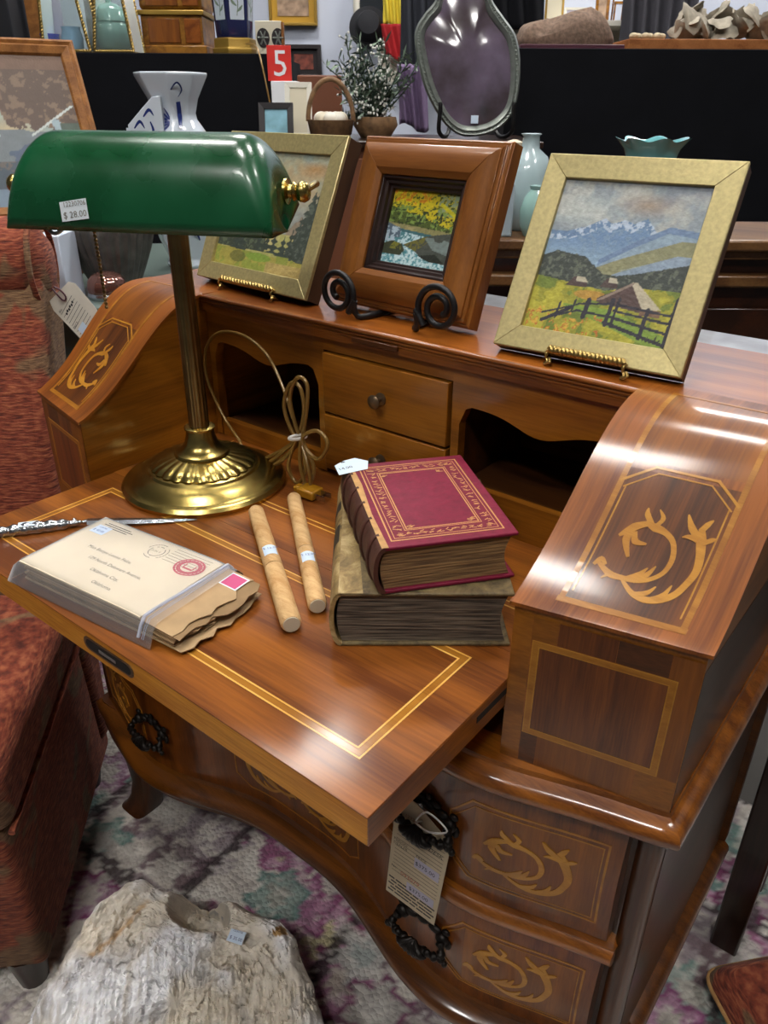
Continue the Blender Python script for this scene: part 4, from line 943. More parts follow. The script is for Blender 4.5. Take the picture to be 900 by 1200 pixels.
# ------------------------------------------------------------------ framed paintings
def paint_R(u, v):
    C = np.zeros(u.shape+(3,)); n = fbm(u*9, v*9, 1); n2 = fbm(u*40, v*40, 4)
    def put(m_, h, k=1.0): mm = np.clip(np.asarray(m_, float)*k, 0, 1)[..., None]; C[:] = C*(1-mm)+np.array(hexc(h)[:3])*mm
    C[:] = hexc('#8f9aa0')[:3]; put(np.clip((n-.45)*5, 0, 1), '#b3b4ae'); put(np.clip(1-np.hypot((u-.62)/.25, (v-.86)/.09), 0, 1), '#a4917e'); put(np.clip(1-np.hypot((u-.2)/.3, (v-.8)/.15), 0, 1), '#b9bfba'); put(np.clip((v-.85)*4, 0, 1)*(u > .7), '#8a8f9e')
    r1 = np.interp(u, [0, .12, .25, .36, .42, .5, .56, .64, .72, 1], [.66, .66, .70, .76, .73, .76, .74, .78, .70, .62])+.012*(n2-.5)
    put(v < r1, '#6a86a8'); put((v < r1) & (v > r1-.06) & (n2 > .52), '#aebccd'); put((v < r1-.05) & (n2 < .45), '#7d98b3'); put(np.clip((.62-v)*6, 0, 1)*(v < r1), '#8fa9bd')
    r2 = np.interp(u, [.4, .62, .8, 1], [.5, .64, .74, .72]); put((v < r2) & (u > .4), '#6d84a4'); put((v < r2-.04) & (u > .4), '#8ba0b0')
    r3 = np.interp(u, [.36, .55, .75, .9, 1], [.43, .52, .6, .66, .66]); put((v < r3) & (u > .36), '#8b8a66'); put((v < r3-.05-.05*u) & (u > .45) & (n > .48), '#9aa390'); put((v < r3-.09) & (u > .45), '#8b9cae')
    r4 = np.interp(u, [0, .1, .2, .3, .38, .46, .56, .64, .8, .9, 1], [.49, .53, .52, .51, .46, .41, .41, .43, .47, .50, .53])+.02*(n2-.5); put(v < r4, '#3b423c'); put((v < r4) & (n2 > .58), '#5a6152')
    r5 = np.interp(u, [0, .15, .3, .5, .7, 1], [.36, .345, .33, .31, .35, .36]); put(v < r5, '#98962e'); gm = v < r5
    put(gm & (n > .52), '#b3ab38'); put(gm & (n < .4), '#6f7f2c'); put(gm & (v < .2) & (u > .25) & (np.abs(v-(.22-.28*(u-.3))) < .05), '#7f9a3a')
    put(gm & (n2 > .6) & (v < .14) & (u < .55), '#b5652c'); put(gm & (n2 > .66) & (v < .16) & (u < .5), '#c9a03c'); put(gm & (np.hypot((u-.42)/.12, (v-.27)/.03) < 1), '#b98f3a')
    for (cx, cy, s) in ((.30, .345, .075), (.52, .36, .06)):
        put(inpoly(u, v, [(cx-s, cy-.03), (cx+s, cy-.03), (cx+s*.9, cy+.01), (cx+s*.4, cy+.035), (cx-s*.4, cy+.03)]), '#4c3b38'); put(inpoly(u, v, [(cx-.1*s, cy), (cx+s, cy), (cx+s*.6, cy+.035), (cx-s*.2, cy+.035)]), '#bdb49c')
    put(inpoly(u, v, [(.47, .235), (.80, .20), (.80, .27), (.68, .385), (.47, .26)]), '#54403c'); put(inpoly(u, v, [(.66, .38), (.70, .385), (.90, .235), (.78, .225)]), '#c1b69c'); put(inpoly(u, v, [(.46, .245), (.67, .38), (.69, .385), (.67, .36), (.50, .25)]), '#8c7a6c'); put(inpoly(u, v, [(.77, .225), (.9, .23), (.9, .19), (.77, .19)]), '#7a5d47')
    def ln(a, b, w, h='#2b2a35'): put(segd(u, v, a, b)+(n2-.5)*.006 < w, h)
    for a, b, w in [((.62, .235), (.97, .21), .008), ((.6, .195), (.97, .16), .008), ((.58, .155), (.97, .10), .009), ((.56, .115), (.97, .03), .011), ((.35, .205), (.58, .235), .007), ((.35, .165), (.58, .15), .007), ((.12, .12), (.35, .2), .006), ((.16, .09), (.35, .16), .006), ((.13, .07), (.3, .17), .012)]: ln(a, b, w)
    for x, y0, y1, w in [(.57, .10, .26, .014), (.61, .10, .27, .01), (.81, .05, .23, .013), (.98, .03, .31, .018), (.41, .13, .24, .016), (.32, .15, .23, .007), (.22, .1, .2, .007)]: ln((x, y0), (x+.01, y1), w)
    for k in range(5): ln((.84+.025*k, .035), (.845+.025*k, .06+.015*(k % 2)), .003, '#3a3327')
    return C*(.62+.5*n2[..., None])
def paint_L(u, v):
    C = np.zeros(u.shape+(3,)); n = fbm(u*6, v*6, 21); n2 = fbm(u*38, v*38, 24)
    def put(m_, h, k=1.0): mm = np.clip(np.asarray(m_, float)*k, 0, 1)[..., None]; C[:] = C*(1-mm)+np.array(hexc(h)[:3])*mm
    C[:] = hexc('#a9a488')[:3]; put(np.clip((n-.45)*4, 0, 1), '#b39c78'); put(np.clip((.5-n)*4, 0, 1), '#95a096'); put(np.clip(1-np.hypot((u-.85)/.2, (v-.88)/.07), 0, 1), '#b08652')
    put(np.clip((.68-v)*5, 0, 1)*(u < .95), '#8f938d'); put((v < np.interp(u, [0, .4, .7, 1], [.42, .5, .6, .4])) & (n > .45), '#8e7f6c'); put((v < .34), '#a9a564'); put((v < .34) & (n > .5), '#b7ad72')
    r = np.interp(u, [0, .1, .2, .3, .4, .5, .6], [.33, .36, .42, .34, .36, .3, .27])+.05*(n2-.5)*2; put((v < r) & (v > .17) & (u < .55), '#3c4538'); put((v < r) & (v > .17) & (u < .55) & (n2 > .55), '#55604a')
    for cx, b, t in ((.28, .12, .46), (.22, .1, .42), (.47, .17, .33), (.56, .19, .3), (.63, .17, .36), (.73, .16, .33), (.8, .15, .4)): w = (t-v)/(t-b)*.05*(1+.6*np.sin(v*120)); put((v > b) & (v < t) & (np.abs(u-cx) < w), '#36413a')
    for cx, b, t, ww in ((.93, .1, .72, .17), (.99, .1, .8, .16), (.86, .12, .5, .1)): w = (t-v)/(t-b)*ww*(1+.35*np.sin(v*95+n2*3)); put((v > b) & (v < t) & (np.abs(u-cx) < w), '#3b443c'); put((v > b) & (v < t) & (np.abs(u-cx) < w) & (n2 > .58), '#525b50')
    put(v < .17-.04*u, '#a39a48'); put((v < .16) & (n > .5), '#8b9440'); put((np.hypot((u-.5)/.14, (v-.12)/.035) < 1), '#7f9a3c'); put((v < .1) & (u > .6), '#b09a5e'); put((np.hypot((u-.27)/.09, (v-.1)/.05) < 1), '#54592f', .7)
    return C*(.66+.5*n2[..., None])
def paint_M(u, v):
    C = np.zeros(u.shape+(3,)); n = fbm(u*7, v*7, 31); n2 = fbm(u*34, v*34, 34); n3_ = fbm(u*20, v*20, 37)
    def put(m_, h, k=1.0): mm = np.clip(np.asarray(m_, float)*k, 0, 1)[..., None]; C[:] = C*(1-mm)+np.array(hexc(h)[:3])*mm
    C[:] = hexc('#4d5c22')[:3]; put((v > .78-.25*u) & (n2 > .42), '#c9b91e'); put((v > .85-.2*u) & (n3_ > .5) & (u < .65), '#e0c41c'); put((v > .82-.1*u) & (n3_ > .6) & (u < .6), '#d98a1c'); put((u > .7) & (v > .7) & (n2 > .5), '#8a9a78'); put((v < .8) & (n3_ > .56), '#7c9648'); put((v < .74) & (n2 < .4), '#2f3d1c'); put((segd(u, v, (.75, .85), (1, .7)) < .025), '#c8c020')
    put(v < .56-.06*u+.02*(n2-.5), '#8f8a5a'); put((v < .54-.06*u) & (n > .5), '#a79a68')
    put(v < .50-.08*u, '#3c6a72'); rv = v < .47-.1*u; put(rv, '#4f8a92'); put(rv & (n2 > .47), '#bcd6dc'); put((u < .22) & (v > .36) & (v < .55-.3*u), '#5a6c7c'); put((u < .2) & (v > .3) & (v < .5) & (n2 > .5), '#a9bcc8')
    put(inpoly(u, v, [(.3, .27), (.42, .33), (.62, .42), (.8, .46), (1, .5), (1, .06), (.8, .08), (.62, .12), (.5, .2)])&(v < 1), '#4b5048'); put(inpoly(u, v, [(.3, .27), (.42, .33), (.62, .42), (.7, .38), (.5, .2)]) & (n2 > .45), '#6d6a2c'); put(inpoly(u, v, [(.6, .4), (.8, .42), (.98, .38), (.98, .2), (.75, .25)]) & (n > .42), '#7c8a86'); put(inpoly(u, v, [(.55, .15), (.8, .2), (.95, .1), (.8, .07)]), '#23281f')
    put(inpoly(u, v, [(0, .12), (0, .26), (.12, .31), (.28, .28), (.34, .2), (.28, .12)]), '#3a402c'); put(inpoly(u, v, [(.1, .2), (.14, .3), (.26, .28), (.28, .2)]) & (n2 > .45), '#7a7a2a')
    w_ = (v < .12-.04*u) | inpoly(u, v, [(.33, .1), (.36, .24), (.45, .2), (.6, .12), (.6, .05)]); put(w_, '#7fb4bc'); put(w_ & (n2 > .5), '#c6dde0'); put(w_ & (n2 < .36), '#4f97a4')
    return C*(.65+.55*n2[..., None])

def frame_axes(B0, B1, lean):
    B0, B1 = np.array(B0, float), np.array(B1, float); w = np.linalg.norm(B1-B0); u = (B1-B0)/w; back = np.array([-u[1], u[0], 0]); t = math.radians(lean)
    up = math.cos(t)*np.array([0, 0, 1.0])+math.sin(t)*back; n = np.cross(u, up); return B0, w, u, up, n
def make_frame(root_, B0, B1, lean, h, rails, paint, inset, depth_p, res=150, mats=('oil_paint',), back_d=2.0, paint_obj='canvas'):
    """rails: list of (name, closed profile [(inset, height)], material); profile swept round the four mitred sides"""
    B0, w, u, up, n = frame_axes(B0, B1, lean)
    Q = lambda a, b, c: B0+u*a+up*b+n*c
    cor = [(0, 0, 1, 1), (w, 0, -1, 1), (w, h, -1, -1), (0, h, 1, -1)]
    for nm, prof, mat in rails:
        for i in range(4):
            R = []
            for c_ in (cor[i], cor[(i+1) % 4]): R.append([Q(c_[0]+c_[2]*o, c_[1]+c_[3]*o, z) for o, z in prof])
            g = G(); g.rings(R); obj(nm, g, mat if not isinstance(mat, tuple) else mat[i % 2], root_, smooth=25, bevel=.05, seg=1)
    if paint is not None:
        us2, vs3 = np.linspace(0, 1, res), np.linspace(0, 1, res); U, V = np.meshgrid(us2, vs3, indexing='ij')
        g = G(); iw, ih = w-2*inset, h-2*inset; g.grid(lambda a, b: Q(inset+a*iw, inset+b*ih, depth_p), us2, vs3)
        obj(paint_obj, g, mats[0], root_, smooth=180, cols=paint(U, V).reshape(-1, 3))
    g = G(); c_ = Q(w/2, h/2, -back_d+.1); g.obox(c_, u*(w/2-.6), up*(h/2-.6), n*.1); obj('backing', g, 'frame_side_brown', root_)
    return Q, w, u, up, n

gold = lambda d_: [('frame_rail', [(0, -.5), (0, -.05), (.12, 0), (2.3, -.12), (2.3, -.75), (1.6, -.75), (1.6, -.5)], 'frame_gold'), ('frame_side', [(.05, -d_), (.05, -.5), (1.7, -.5), (1.7, -d_)], 'frame_side_brown')]
ZT = 19.66
fL = root('framed_painting', 'gold framed oil painting of fir trees and meadow behind the lamp', 'painting', (-55.5, 42, ZT+.9)); QL, wL, uL, upL, nL = make_frame(fL, (-66.7, 43.0, 20.6), (-44.2, 41.3, 20.6), 24, 19.7, gold(2.6), paint_L, 2.2, -.55, back_d=2.4)
fM = root('framed_painting', 'wide walnut framed small painting of a rocky stream on iron stand', 'painting', (-32, 43.4, ZT+.9))
walnut = [('frame_rail', [(.9, -1.6), (.9, .3), (1.2, .55), (2.0, .85), (3.6, .75), (4.3, .35), (4.3, -1.6)], ('frame_walnut', 'frame_walnut_z')), ('outer_step', [(0, -2.2), (0, -.5), (.25, -.25), (.45, -.25), (.5, .05), (.95, .1), (.95, -2.2)], ('frame_walnut', 'frame_walnut_z')),
          ('liner', [(4.3, -1.6), (4.3, .1), (4.6, .15), (4.75, -.25), (5.1, -.3), (5.2, -.7), (5.5, -.75), (5.6, -1.6)], 'liner_dark')]
QM, wM, uM, upM, nM = make_frame(fM, (-42.3, 44.0, 20.6), (-21.6, 42.8, 20.6), 19, 19.2, walnut, paint_M, 5.5, -1.2, res=120, back_d=2.1)
fR = root('framed_painting', 'gold framed oil painting of mountains, barn and rail fence', 'painting', (-7, 41, ZT+.9)); QR, wR, uR, upR, nR = make_frame(fR, (-16.4, 39.7, 20.6), (2.4, 40.7, 20.6), 29, 19.6, gold(2.0), paint_R, 2.2, -.55, res=190, back_d=1.8)

def rope(g, a, b, r, turns, n=60):
    a, b = np.array(a, float), np.array(b, float); d_ = nrm(b-a); s1_ = nrm(np.cross(d_, (0, 0, 1))); s2_ = np.cross(d_, s1_)
    for ph in (0, math.pi):
        g.tube([a+(b-a)*i/n+(s1_*math.cos(ph+turns*2*math.pi*i/n)+s2_*math.sin(ph+turns*2*math.pi*i/n))*r*.55 for i in range(n+1)], r*.6, 6)
def brass_easel(Q, u, up, n, xa, xb, label, depth=2.2):
    e = root('brass_easel', label, 'easel', [Q((xa+xb)/2, -.3, 0)[0], Q((xa+xb)/2, -.3, 0)[1], ZT+.02], 'small brass plate easels')
    g = G(); rope(g, Q(xa, .3, .55), Q(xb, .3, .55), .42, 9, 90); obj('front_bar', g, 'rope_brass', e, smooth=60)
    for x in (xa, xb):
        g = G(); f0 = Q(x, .25, .5); P = [f0, Q(x, -.45, .45), Q(x, -.5, -depth-.6), Q(x, 3, -depth-.8), Q(x+(.6 if x == xa else -.6), 11, -depth-.6)]; g.tube(cat_curve(P, 4), .17, 7)
        fp = np.array([f0[0], f0[1]-.6, ZT+.18]); g.tube(cat_curve([Q(x, -.45, .4), (fp+Q(x, -.45, .4))/2+np.array([.3, -.2, 0]), fp, fp+np.array([.7, -.3, .35]), fp+np.array([.4, .2, .55])], 4), .15, 6); obj('foot', g, 'rope_brass', e, smooth=60)
    g = G(); t_ = Q((xa+xb)/2, 11, -depth-.6); bk = t_-n*7; P = [t_, np.array([bk[0], bk[1], ZT+.15])]; g.tube(P, .17, 7); rope(g, Q(xa+.6, 11, -depth-.6), Q(xb-.6, 11, -depth-.6), .17, 6, 30); obj('back_strut', g, 'rope_brass', e, smooth=60)
brass_easel(QL, uL, upL, nL, 6.2, 17.0, 'small brass rope-edged easel under the fir tree painting', 2.8); brass_easel(QR, uR, upR, nR, 6.2, 13.8, 'small brass rope-edged easel under the mountain painting', 2.2)
# wrought iron scroll stand
ir = root('iron_scroll_stand', 'black wrought-iron scroll easel holding the walnut framed painting', 'easel', (-33, 41.3, ZT+.02))
for (px, py, s_) in ((396, 343, 1), (514, 362, -1)):
    c_ = on_plane(px, py, (0, 40.9, 0), (0, 1, 0)); g = G(); P = []
    for k in range(46):
        t = k/45; a = -math.pi*.35+t*math.pi*3.62; r_ = .7+2.0*t**.9
        P.append(np.array([c_[0]+s_*(-r_*math.cos(a))*1.0, c_[1]+.15*math.sin(t*9)*0+(.5-t)*.5, c_[2]+r_*math.sin(a)*1.0]))
    last = P[-1]; P += [np.array([c_[0]+s_*2.85, c_[1]-.3, c_[2]-.4]), np.array([c_[0]+s_*2.6, c_[1]-.2, ZT+1.4]), np.array([c_[0]+s_*2.9, c_[1]+.1, ZT+.45]), np.array([c_[0]+s_*3.6, c_[1]+1.0, ZT+.4]), np.array([c_[0]+s_*4.0, c_[1]+6, ZT+.4])]
    g.tube(cat_curve(P, 2), .36, 9); obj('scroll', g, 'iron_black', ir, smooth=60)
g = G(); g.tube([(-38.5, 47.0, ZT+.4), (-33, 47.2, ZT+.4), (-27, 46.6, ZT+.4)], .36, 8); t_ = QM(wM/2, 14, -3.0); g.tube([(-33, 47.2, ZT+.4), t_], .3, 8); g.tube([t_, (t_[0], 54.5, ZT+.4)], .3, 8); obj('back_leg', g, 'iron_black', ir, smooth=60)

# ------------------------------------------------------------------ hang tag on the drawer pull
ht = root('price_tag', 'large buff paper hang tag tied to the upper drawer pull', 'tag', (-6.5, 15.3, -32.6))
TA = [np.array(q, float) for q in ((-10.3, 15.2, -32.4), (-4.0, 15.2, -32.6), (-2.9, 15.5, -20.8), (-3.5, 15.5, -19.3), (-6.9, 15.6, -17.4), (-8.0, 15.6, -17.3), (-9.4, 15.5, -18.8))]
g = G(); nt_ = len(TA); g.add(TA+[p+np.array([0, .05, 0]) for p in TA], [tuple(range(nt_)), tuple(range(nt_, 2*nt_))[::-1]]+[(i, (i+1) % nt_, nt_+(i+1) % nt_, nt_+i) for i in range(nt_)]); obj('card', g, 'paper_tag', ht)
tx, ty = nrm(TA[1]-TA[0]), nrm(np.array([.6, .3, 11.8])); TQ = lambda a, b: TA[0]+tx*a+ty*b+np.array([0, -.03, 0])
g = G()
for k in range(15): g.obox(TQ(3.3+.02*k, 4.0+k*.55), tx*2.8, np.array([0, .004, 0]), ty*.025)
text_geo(g, 'WRITING DESK', .72, TQ(1.2, 10.1), tx, ty, shear=.3)
for a, b, s_ in ((.4, 11.4, 'DATE'), (.4, 9.1, 'ARTICLE'), (.4, 8.5, 'PERIOD'), (.4, 7.9, 'DEALER'), (3.2, 8.0, 'PRICE'), (.4, 4.4, 'No.')): text_geo(g, s_, .5, TQ(a, b), tx, ty)
for k in range(5):
    for j in range(6): g.obox(TQ(.6+j*.95+.3*(k % 2), 2.7-k*.5), tx*(.36+.06*((j*7+k*3) % 3)), np.array([0, .004, 0]), ty*.1)
obj('lettering', g, 'ink', ht)
g = G(); text_geo(g, '093079', .8, TQ(1.6, 4.0), tx, ty); obj('red_numbers', g, 'ink_red', ht); g = G(); text_geo(g, '1223070', .6, TQ(1.4, 12.6), tx, ty); obj('red_numbers', g, 'ink_red', ht)
for a, b, w_, h_, s_ in ((4.6, 7.2, 1.5, .7, '$375.00'), (4.2, 3.0, 1.7, .6, '$375.00')):
    g = G(); g.obox(TQ(a, b), tx*w_, np.array([0, .008, 0]), ty*h_); ps = obj('price_sticker', g, 'paper_lilac', ht); g = G(); text_geo(g, s_, .75, TQ(a-1.4, b-.25)+np.array([0, -.02, 0]), tx, ty); obj('lettering', g, 'ink', ps)
g = G(); P = cat_curve([TQ(3.4, 13.4), (-6.0, 14.2, -18.0), (-4.0, 13.6, -17.2), (-2.4, 14.0, -16.2), (-4.6, 14.0, -15.4), (-6.0, 14.2, -17.6), TQ(3.2, 13.2)], 5); g.tube(P, .09, 6); obj('string', g, 'string_white', ht, smooth=60)
# ------------------------------------------------------------------ upholstered chair
E1 = np.array([.7071, -.7071, 0]); E2 = np.array([.7071, .7071, 0])
def CH(a, b, z): q = E1*a+E2*b; return np.array([q[0], q[1], z])
CB0, CB1 = -96.0, -40.4
chair = root('upholstered_chair', 'red damask upholstered chair with rolled back beside the desk', 'chair', CH(-60, -69, ZR))
def ch_prism(name, poly, b0, b1, mat='damask', bevel=2.0, parent=None):
    g = G(); g.prism(poly, lambda a, z, b: CH(a, b, z), b0, b1); return obj(name, g, mat, parent or chair, bevel=bevel, seg=4, smooth=60)
ch_prism('seat_base', [(-34, -64), (-33, -36), (-76, -34), (-77, -64)], CB0, CB1-1.0, bevel=1.5)
ch_prism('seat_cushion', [(-32.5, -36.5), (-31.5, -27), (-36, -25.4), (-72, -26), (-74, -34)], CB0+1, CB1+.6, bevel=2.5)
ch_prism('backrest', [(-70, -35), (-74, -8), (-82, 12), (-86, 21), (-93, 22), (-97.5, 15), (-90, -2), (-81, -22), (-77, -60), (-72, -60)], CB0, CB1, bevel=2.2)
g = G(); R = []
for b in np.linspace(CB0-.5, CB1+.5, 24):
    k_ = min(1, (b-CB0+.9)/1.5, (CB1+.9-b)/1.5)**.5
    R.append([CH(-90.5+6.6*k_*math.cos(t), b, 20.2+6.8*k_*math.sin(t)) for t in np.linspace(0, 2*math.pi, 25)[:-1]])
g.rings(R); obj('back_roll', g, 'damask', chair, smooth=60)
g = G(); P = [CH(-90.5+6.7*math.cos(t), CB1-.6, 20.2+6.9*math.sin(t)) for t in np.linspace(0, 2*math.pi, 25)[:-1]]; g.tube(P, .45, 6, closed=True); obj('piping', g, 'damask', chair, smooth=60)
g = G(); P = [CH(a, CB1+.2, z) for a, z in [(-33, -36), (-50, -35.6), (-75, -34.6)]]; g.tube(P, .45, 6); obj('seat_piping', g, 'damask', chair, smooth=60)
for a, b in ((-37, CB1-5), (-37, CB0+5), (-73, CB1-5), (-73, CB0+5)):
    g = G(); c_ = CH(a, b, 0); g.lathe([(2.0, ZR), (2.6, -66), (3.2, -63)], (c_[0], c_[1], 0), 14); obj('leg', g, 'furniture_dark', chair, smooth=40)
# its paper tag
ctg = root('price_tag', 'white paper hang tag with a paperclip on the red chair\'s rolled back', 'tag', bgp(95, 395, 119))
T4 = [bgp(80, 330, 119), bgp(88, 332, 119), bgp(113, 362, 119), bgp(115, 367, 119), bgp(121.5, 368, 119), bgp(101, 404, 119), bgp(63, 364, 119), bgp(58, 353, 119)]
g = G(); n_ = len(T4); g.add(T4+[p+AX_D*.05 for p in T4], [tuple(range(n_)), tuple(range(n_, 2*n_))[::-1]]+[(i, (i+1) % n_, n_+(i+1) % n_, n_+i) for i in range(n_)]); obj('card', g, 'paper_tag_white', ctg)
g = G(); dx_ = nrm(T4[4]-T4[5]); dy_ = nrm(T4[6]-T4[5]); og = T4[5]-AX_D*.03
for k in range(9): g.obox(og+dy_*(1.0+k*.55)+dx_*2.3, dx_*1.8, AX_D*.004, dy_*.03)
[g.obox(og+dy_*(4.75+.12*(k % 2))+dx_*(1.3+.42*k), dx_*.15, AX_D*.004, dy_*.16) for k in range(6)]; text_geo(g, 'PRICE', .5, og+dy_*2.6+dx_*.4, dx_, dy_); text_geo(g, 'No.', .5, og+dy_*5.6+dx_*.5, dx_, dy_); obj('lettering', g, 'ink', ctg)
g = G(); g.obox(og+dy_*1.6+dx_*1.6, dx_*.8, AX_D*.006, dy_*.6); obj('price_sticker', g, 'paper_sticker', ctg)
g = G(); c0 = bgp(71, 345, 118.8); P = cat_curve([c0+dy_*1.4, c0+dx_*.4+dy_*.6, c0+dx_*.45-dy_*.6, c0-dy_*1.0, c0-dx_*.45-dy_*.5, c0-dx_*.4+dy_*1.5], 4); g.tube(P, .13, 6); obj('paperclip', g, 'maroon', ctg, smooth=60)

# ------------------------------------------------------------------ big stone
pa, pb, pc_ = on_z(140, 1032, -50.5), on_z(345, 1095, -54), on_z(200, 1235, -58); pn_ = nrm(np.cross(pb-pa, pc_-pa)); pn_ = pn_ if pn_[2] > 0 else -pn_
OUT = [(5, 1290), (28, 1205), (42, 1165), (58, 1135), (78, 1100), (100, 1072), (122, 1046), (142, 1029), (168, 1028), (192, 1040), (230, 1046), (275, 1052), (298, 1066), (328, 1078), (346, 1098), (352, 1122), (366, 1148), (378, 1195), (372, 1280), (300, 1345), (120, 1350)]
OP = [on_plane(a, b, pa, pn_) for a, b in OUT]; OC = np.mean(OP, 0); OC = on_plane(205, 1175, pa, pn_)
su = nrm(np.cross((0, 0, 1), pn_)); su = nrm(pb-pa-pn_*((pb-pa)@pn_)); sv = np.cross(pn_, su)
po = np.array([[(p-OC)@su, (p-OC)@sv] for p in OP]); NA = 340
ang = np.linspace(0, 2*math.pi, NA, endpoint=False); rad = np.zeros(NA)
for i, a in enumerate(ang):
    dx, dy = math.cos(a), math.sin(a)
    for j in range(len(po)):
        p_, q_ = po[j], po[(j+1) % len(po)]; e_ = q_-p_; den = dx*e_[1]-dy*e_[0]
        if abs(den) > 1e-9:
            t = (p_[0]*e_[1]-p_[1]*e_[0])/den; s_ = (p_[0]*dy-p_[1]*dx)/den
            if t > 0 and -1e-6 <= s_ <= 1+1e-6: rad[i] = max(rad[i], t)
rad *= 1+.03*(fbm(np.cos(ang)*4+9, np.sin(ang)*4+9, 3)-.5)
notch = on_plane(232, 1066, pa, pn_); nu, nv = (notch-OC)@su, (notch-OC)@sv
V = []; Cc = []
cream, grey, tan, orange, white = [np.array(hexc(h)[:3]) for h in ('#cdc3b0', '#a5a098', '#b0a184', '#a5814f', '#eeece8')]
sdir = nrm(np.array([-.35, 1.0])); sperp = np.array([sdir[1], -sdir[0]])
o1, o2 = on_plane(108, 1118, pa, pn_), on_plane(172, 1056, pa, pn_); o1 = np.array([(o1-OC)@su, (o1-OC)@sv]); o2 = np.array([(o2-OC)@su, (o2-OC)@sv])
rows = list(np.linspace(.02, 1, 120)**.8)
for r_ in rows:
    U_, V_ = rad*r_*np.cos(ang), rad*r_*np.sin(ang)
    st_ = fbm((U_*sperp[0]+V_*sperp[1])*1.3, (U_*sdir[0]+V_*sdir[1])*.22, 5); big = fbm(U_*.14+5, V_*.14, 8, 3); fine_ = fbm(U_*1.6, V_*1.6, 11, 3)
    terr = fbm(U_*.3+2, V_*.3, 14, 3)
    s2_ = fbm((U_*sperp[0]+V_*sperp[1])*2.6+fine_*.6, (U_*sdir[0]+V_*sdir[1])*.35, 25); st_ = .5*st_+.5*s2_; crk = np.abs(fbm(U_*.35+8, V_*.35, 31, 4)-.5)
    h = (big-.5)*6.0+(st_-.5)*2.2*(.3+.7*(V_ < 6))+(fine_-.5)*1.0+np.round(terr*9)/9*2.6-1.3-1.0*np.clip(1-crk/.02, 0, 1)
    dn = np.hypot((U_-nu)/3.6, (V_-nv)/2.2); h -= 8.5*np.clip((1.2-dn)*2.2, 0, 1)
    h -= 2.2*np.clip((r_-.9)/.1, 0, 1)**2
    cl = cream*(.8+.5*fine_[:, None]); k_ = np.clip((big-.5)*5, 0, 1)[:, None]; cl = cl*(1-k_)+white*k_*(.75+.4*fine_[:, None]); k_ = np.clip((st_-.52)*5, 0, 1)[:, None]*(V_ < 5)[:, None]; cl = cl*(1-.5*k_)+tan*.5*k_
    k_ = np.clip((.42-terr)*6, 0, 1)[:, None]; cl = cl*(1-.5*k_)+grey*.5*k_; od = segd(U_, V_, o1, o2)+(fine_-.5)*1.2; k_ = .75*np.clip(1-od/.6, 0, 1)[:, None]; cl = cl*(1-k_)+orange*k_
    ob_ = on_plane(328, 1092, pa, pn_); od = np.hypot(U_-(ob_-OC)@su, V_-(ob_-OC)@sv)+(fine_-.5)*.8; k_ = (od < .8)[:, None]; cl = np.where(k_, orange, cl)
    for i in range(NA): V.append(OC+su*U_[i]+sv*V_[i]+pn_*h[i])
    Cc.append(cl)
nb = 16; rim = V[-NA:]
for k in range(1, nb+1):
    t = k/nb; cl = []
    for i in range(NA):
        p = rim[i]; z = p[2]+(FLOOR+.95-p[2])*t; bul = 1+.05*math.sin(math.pi*t)+.06*(float(fbm(ang[i]*5, t*3, 17))-.5)-.06*t
        V.append(np.array([OC[0]+(p[0]-OC[0])*bul, OC[1]+(p[1]-OC[1])*bul, z])); cl.append((grey*.9 if math.sin(ang[i]*9+t*6) > 0 else cream*.75))
    Cc.append(np.array(cl))
F = []
nr = len(rows)+nb
for r_ in range(nr-1):
    for i in range(NA):
        j = (i+1) % NA; F.append((r_*NA+i, (r_+1)*NA+i, (r_+1)*NA+j, r_*NA+j))
F.append(tuple(range(NA))); F.append(tuple(range((nr-1)*NA, nr*NA))[::-1])
g = G(); g.add(V, F); stone = obj('stone', g, 'stone', smooth=50, cols=np.clip(np.concatenate(Cc)*np.array([1.16, 1.18, 1.26]), 0, .95)); tag(stone, 'large rough cream stone block standing on the rug', 'stone')
c4 = [on_plane(a, b, pa+pn_*1.5, pn_) for a, b in ((271, 1088), (289, 1093), (283, 1108), (265, 1102))]
g = G(); up_ = pn_*.5; g.add([p+up_*0 for p in c4]+[p+pn_*.04 for p in c4], [(3, 2, 1, 0), (4, 5, 6, 7)]+[(i, (i+1) % 4, 4+(i+1) % 4, 4+i) for i in range(4)]); ss = obj('price_sticker', g, 'paper_sticker'); tag(ss, 'small white price sticker on top of the cream stone', 'sticker')
g = G(); e_ = nrm(c4[2]-c4[3]); f_ = nrm(c4[0]-c4[3]); text_geo(g, '$ 35.00', .55, c4[3]+e_*.25+f_*.35+pn_*.06, e_, f_); text_geo(g, '12230706', .34, c4[3]+e_*.3+f_*1.25+pn_*.06, e_, f_); obj('lettering', g, 'ink_blue', ss)

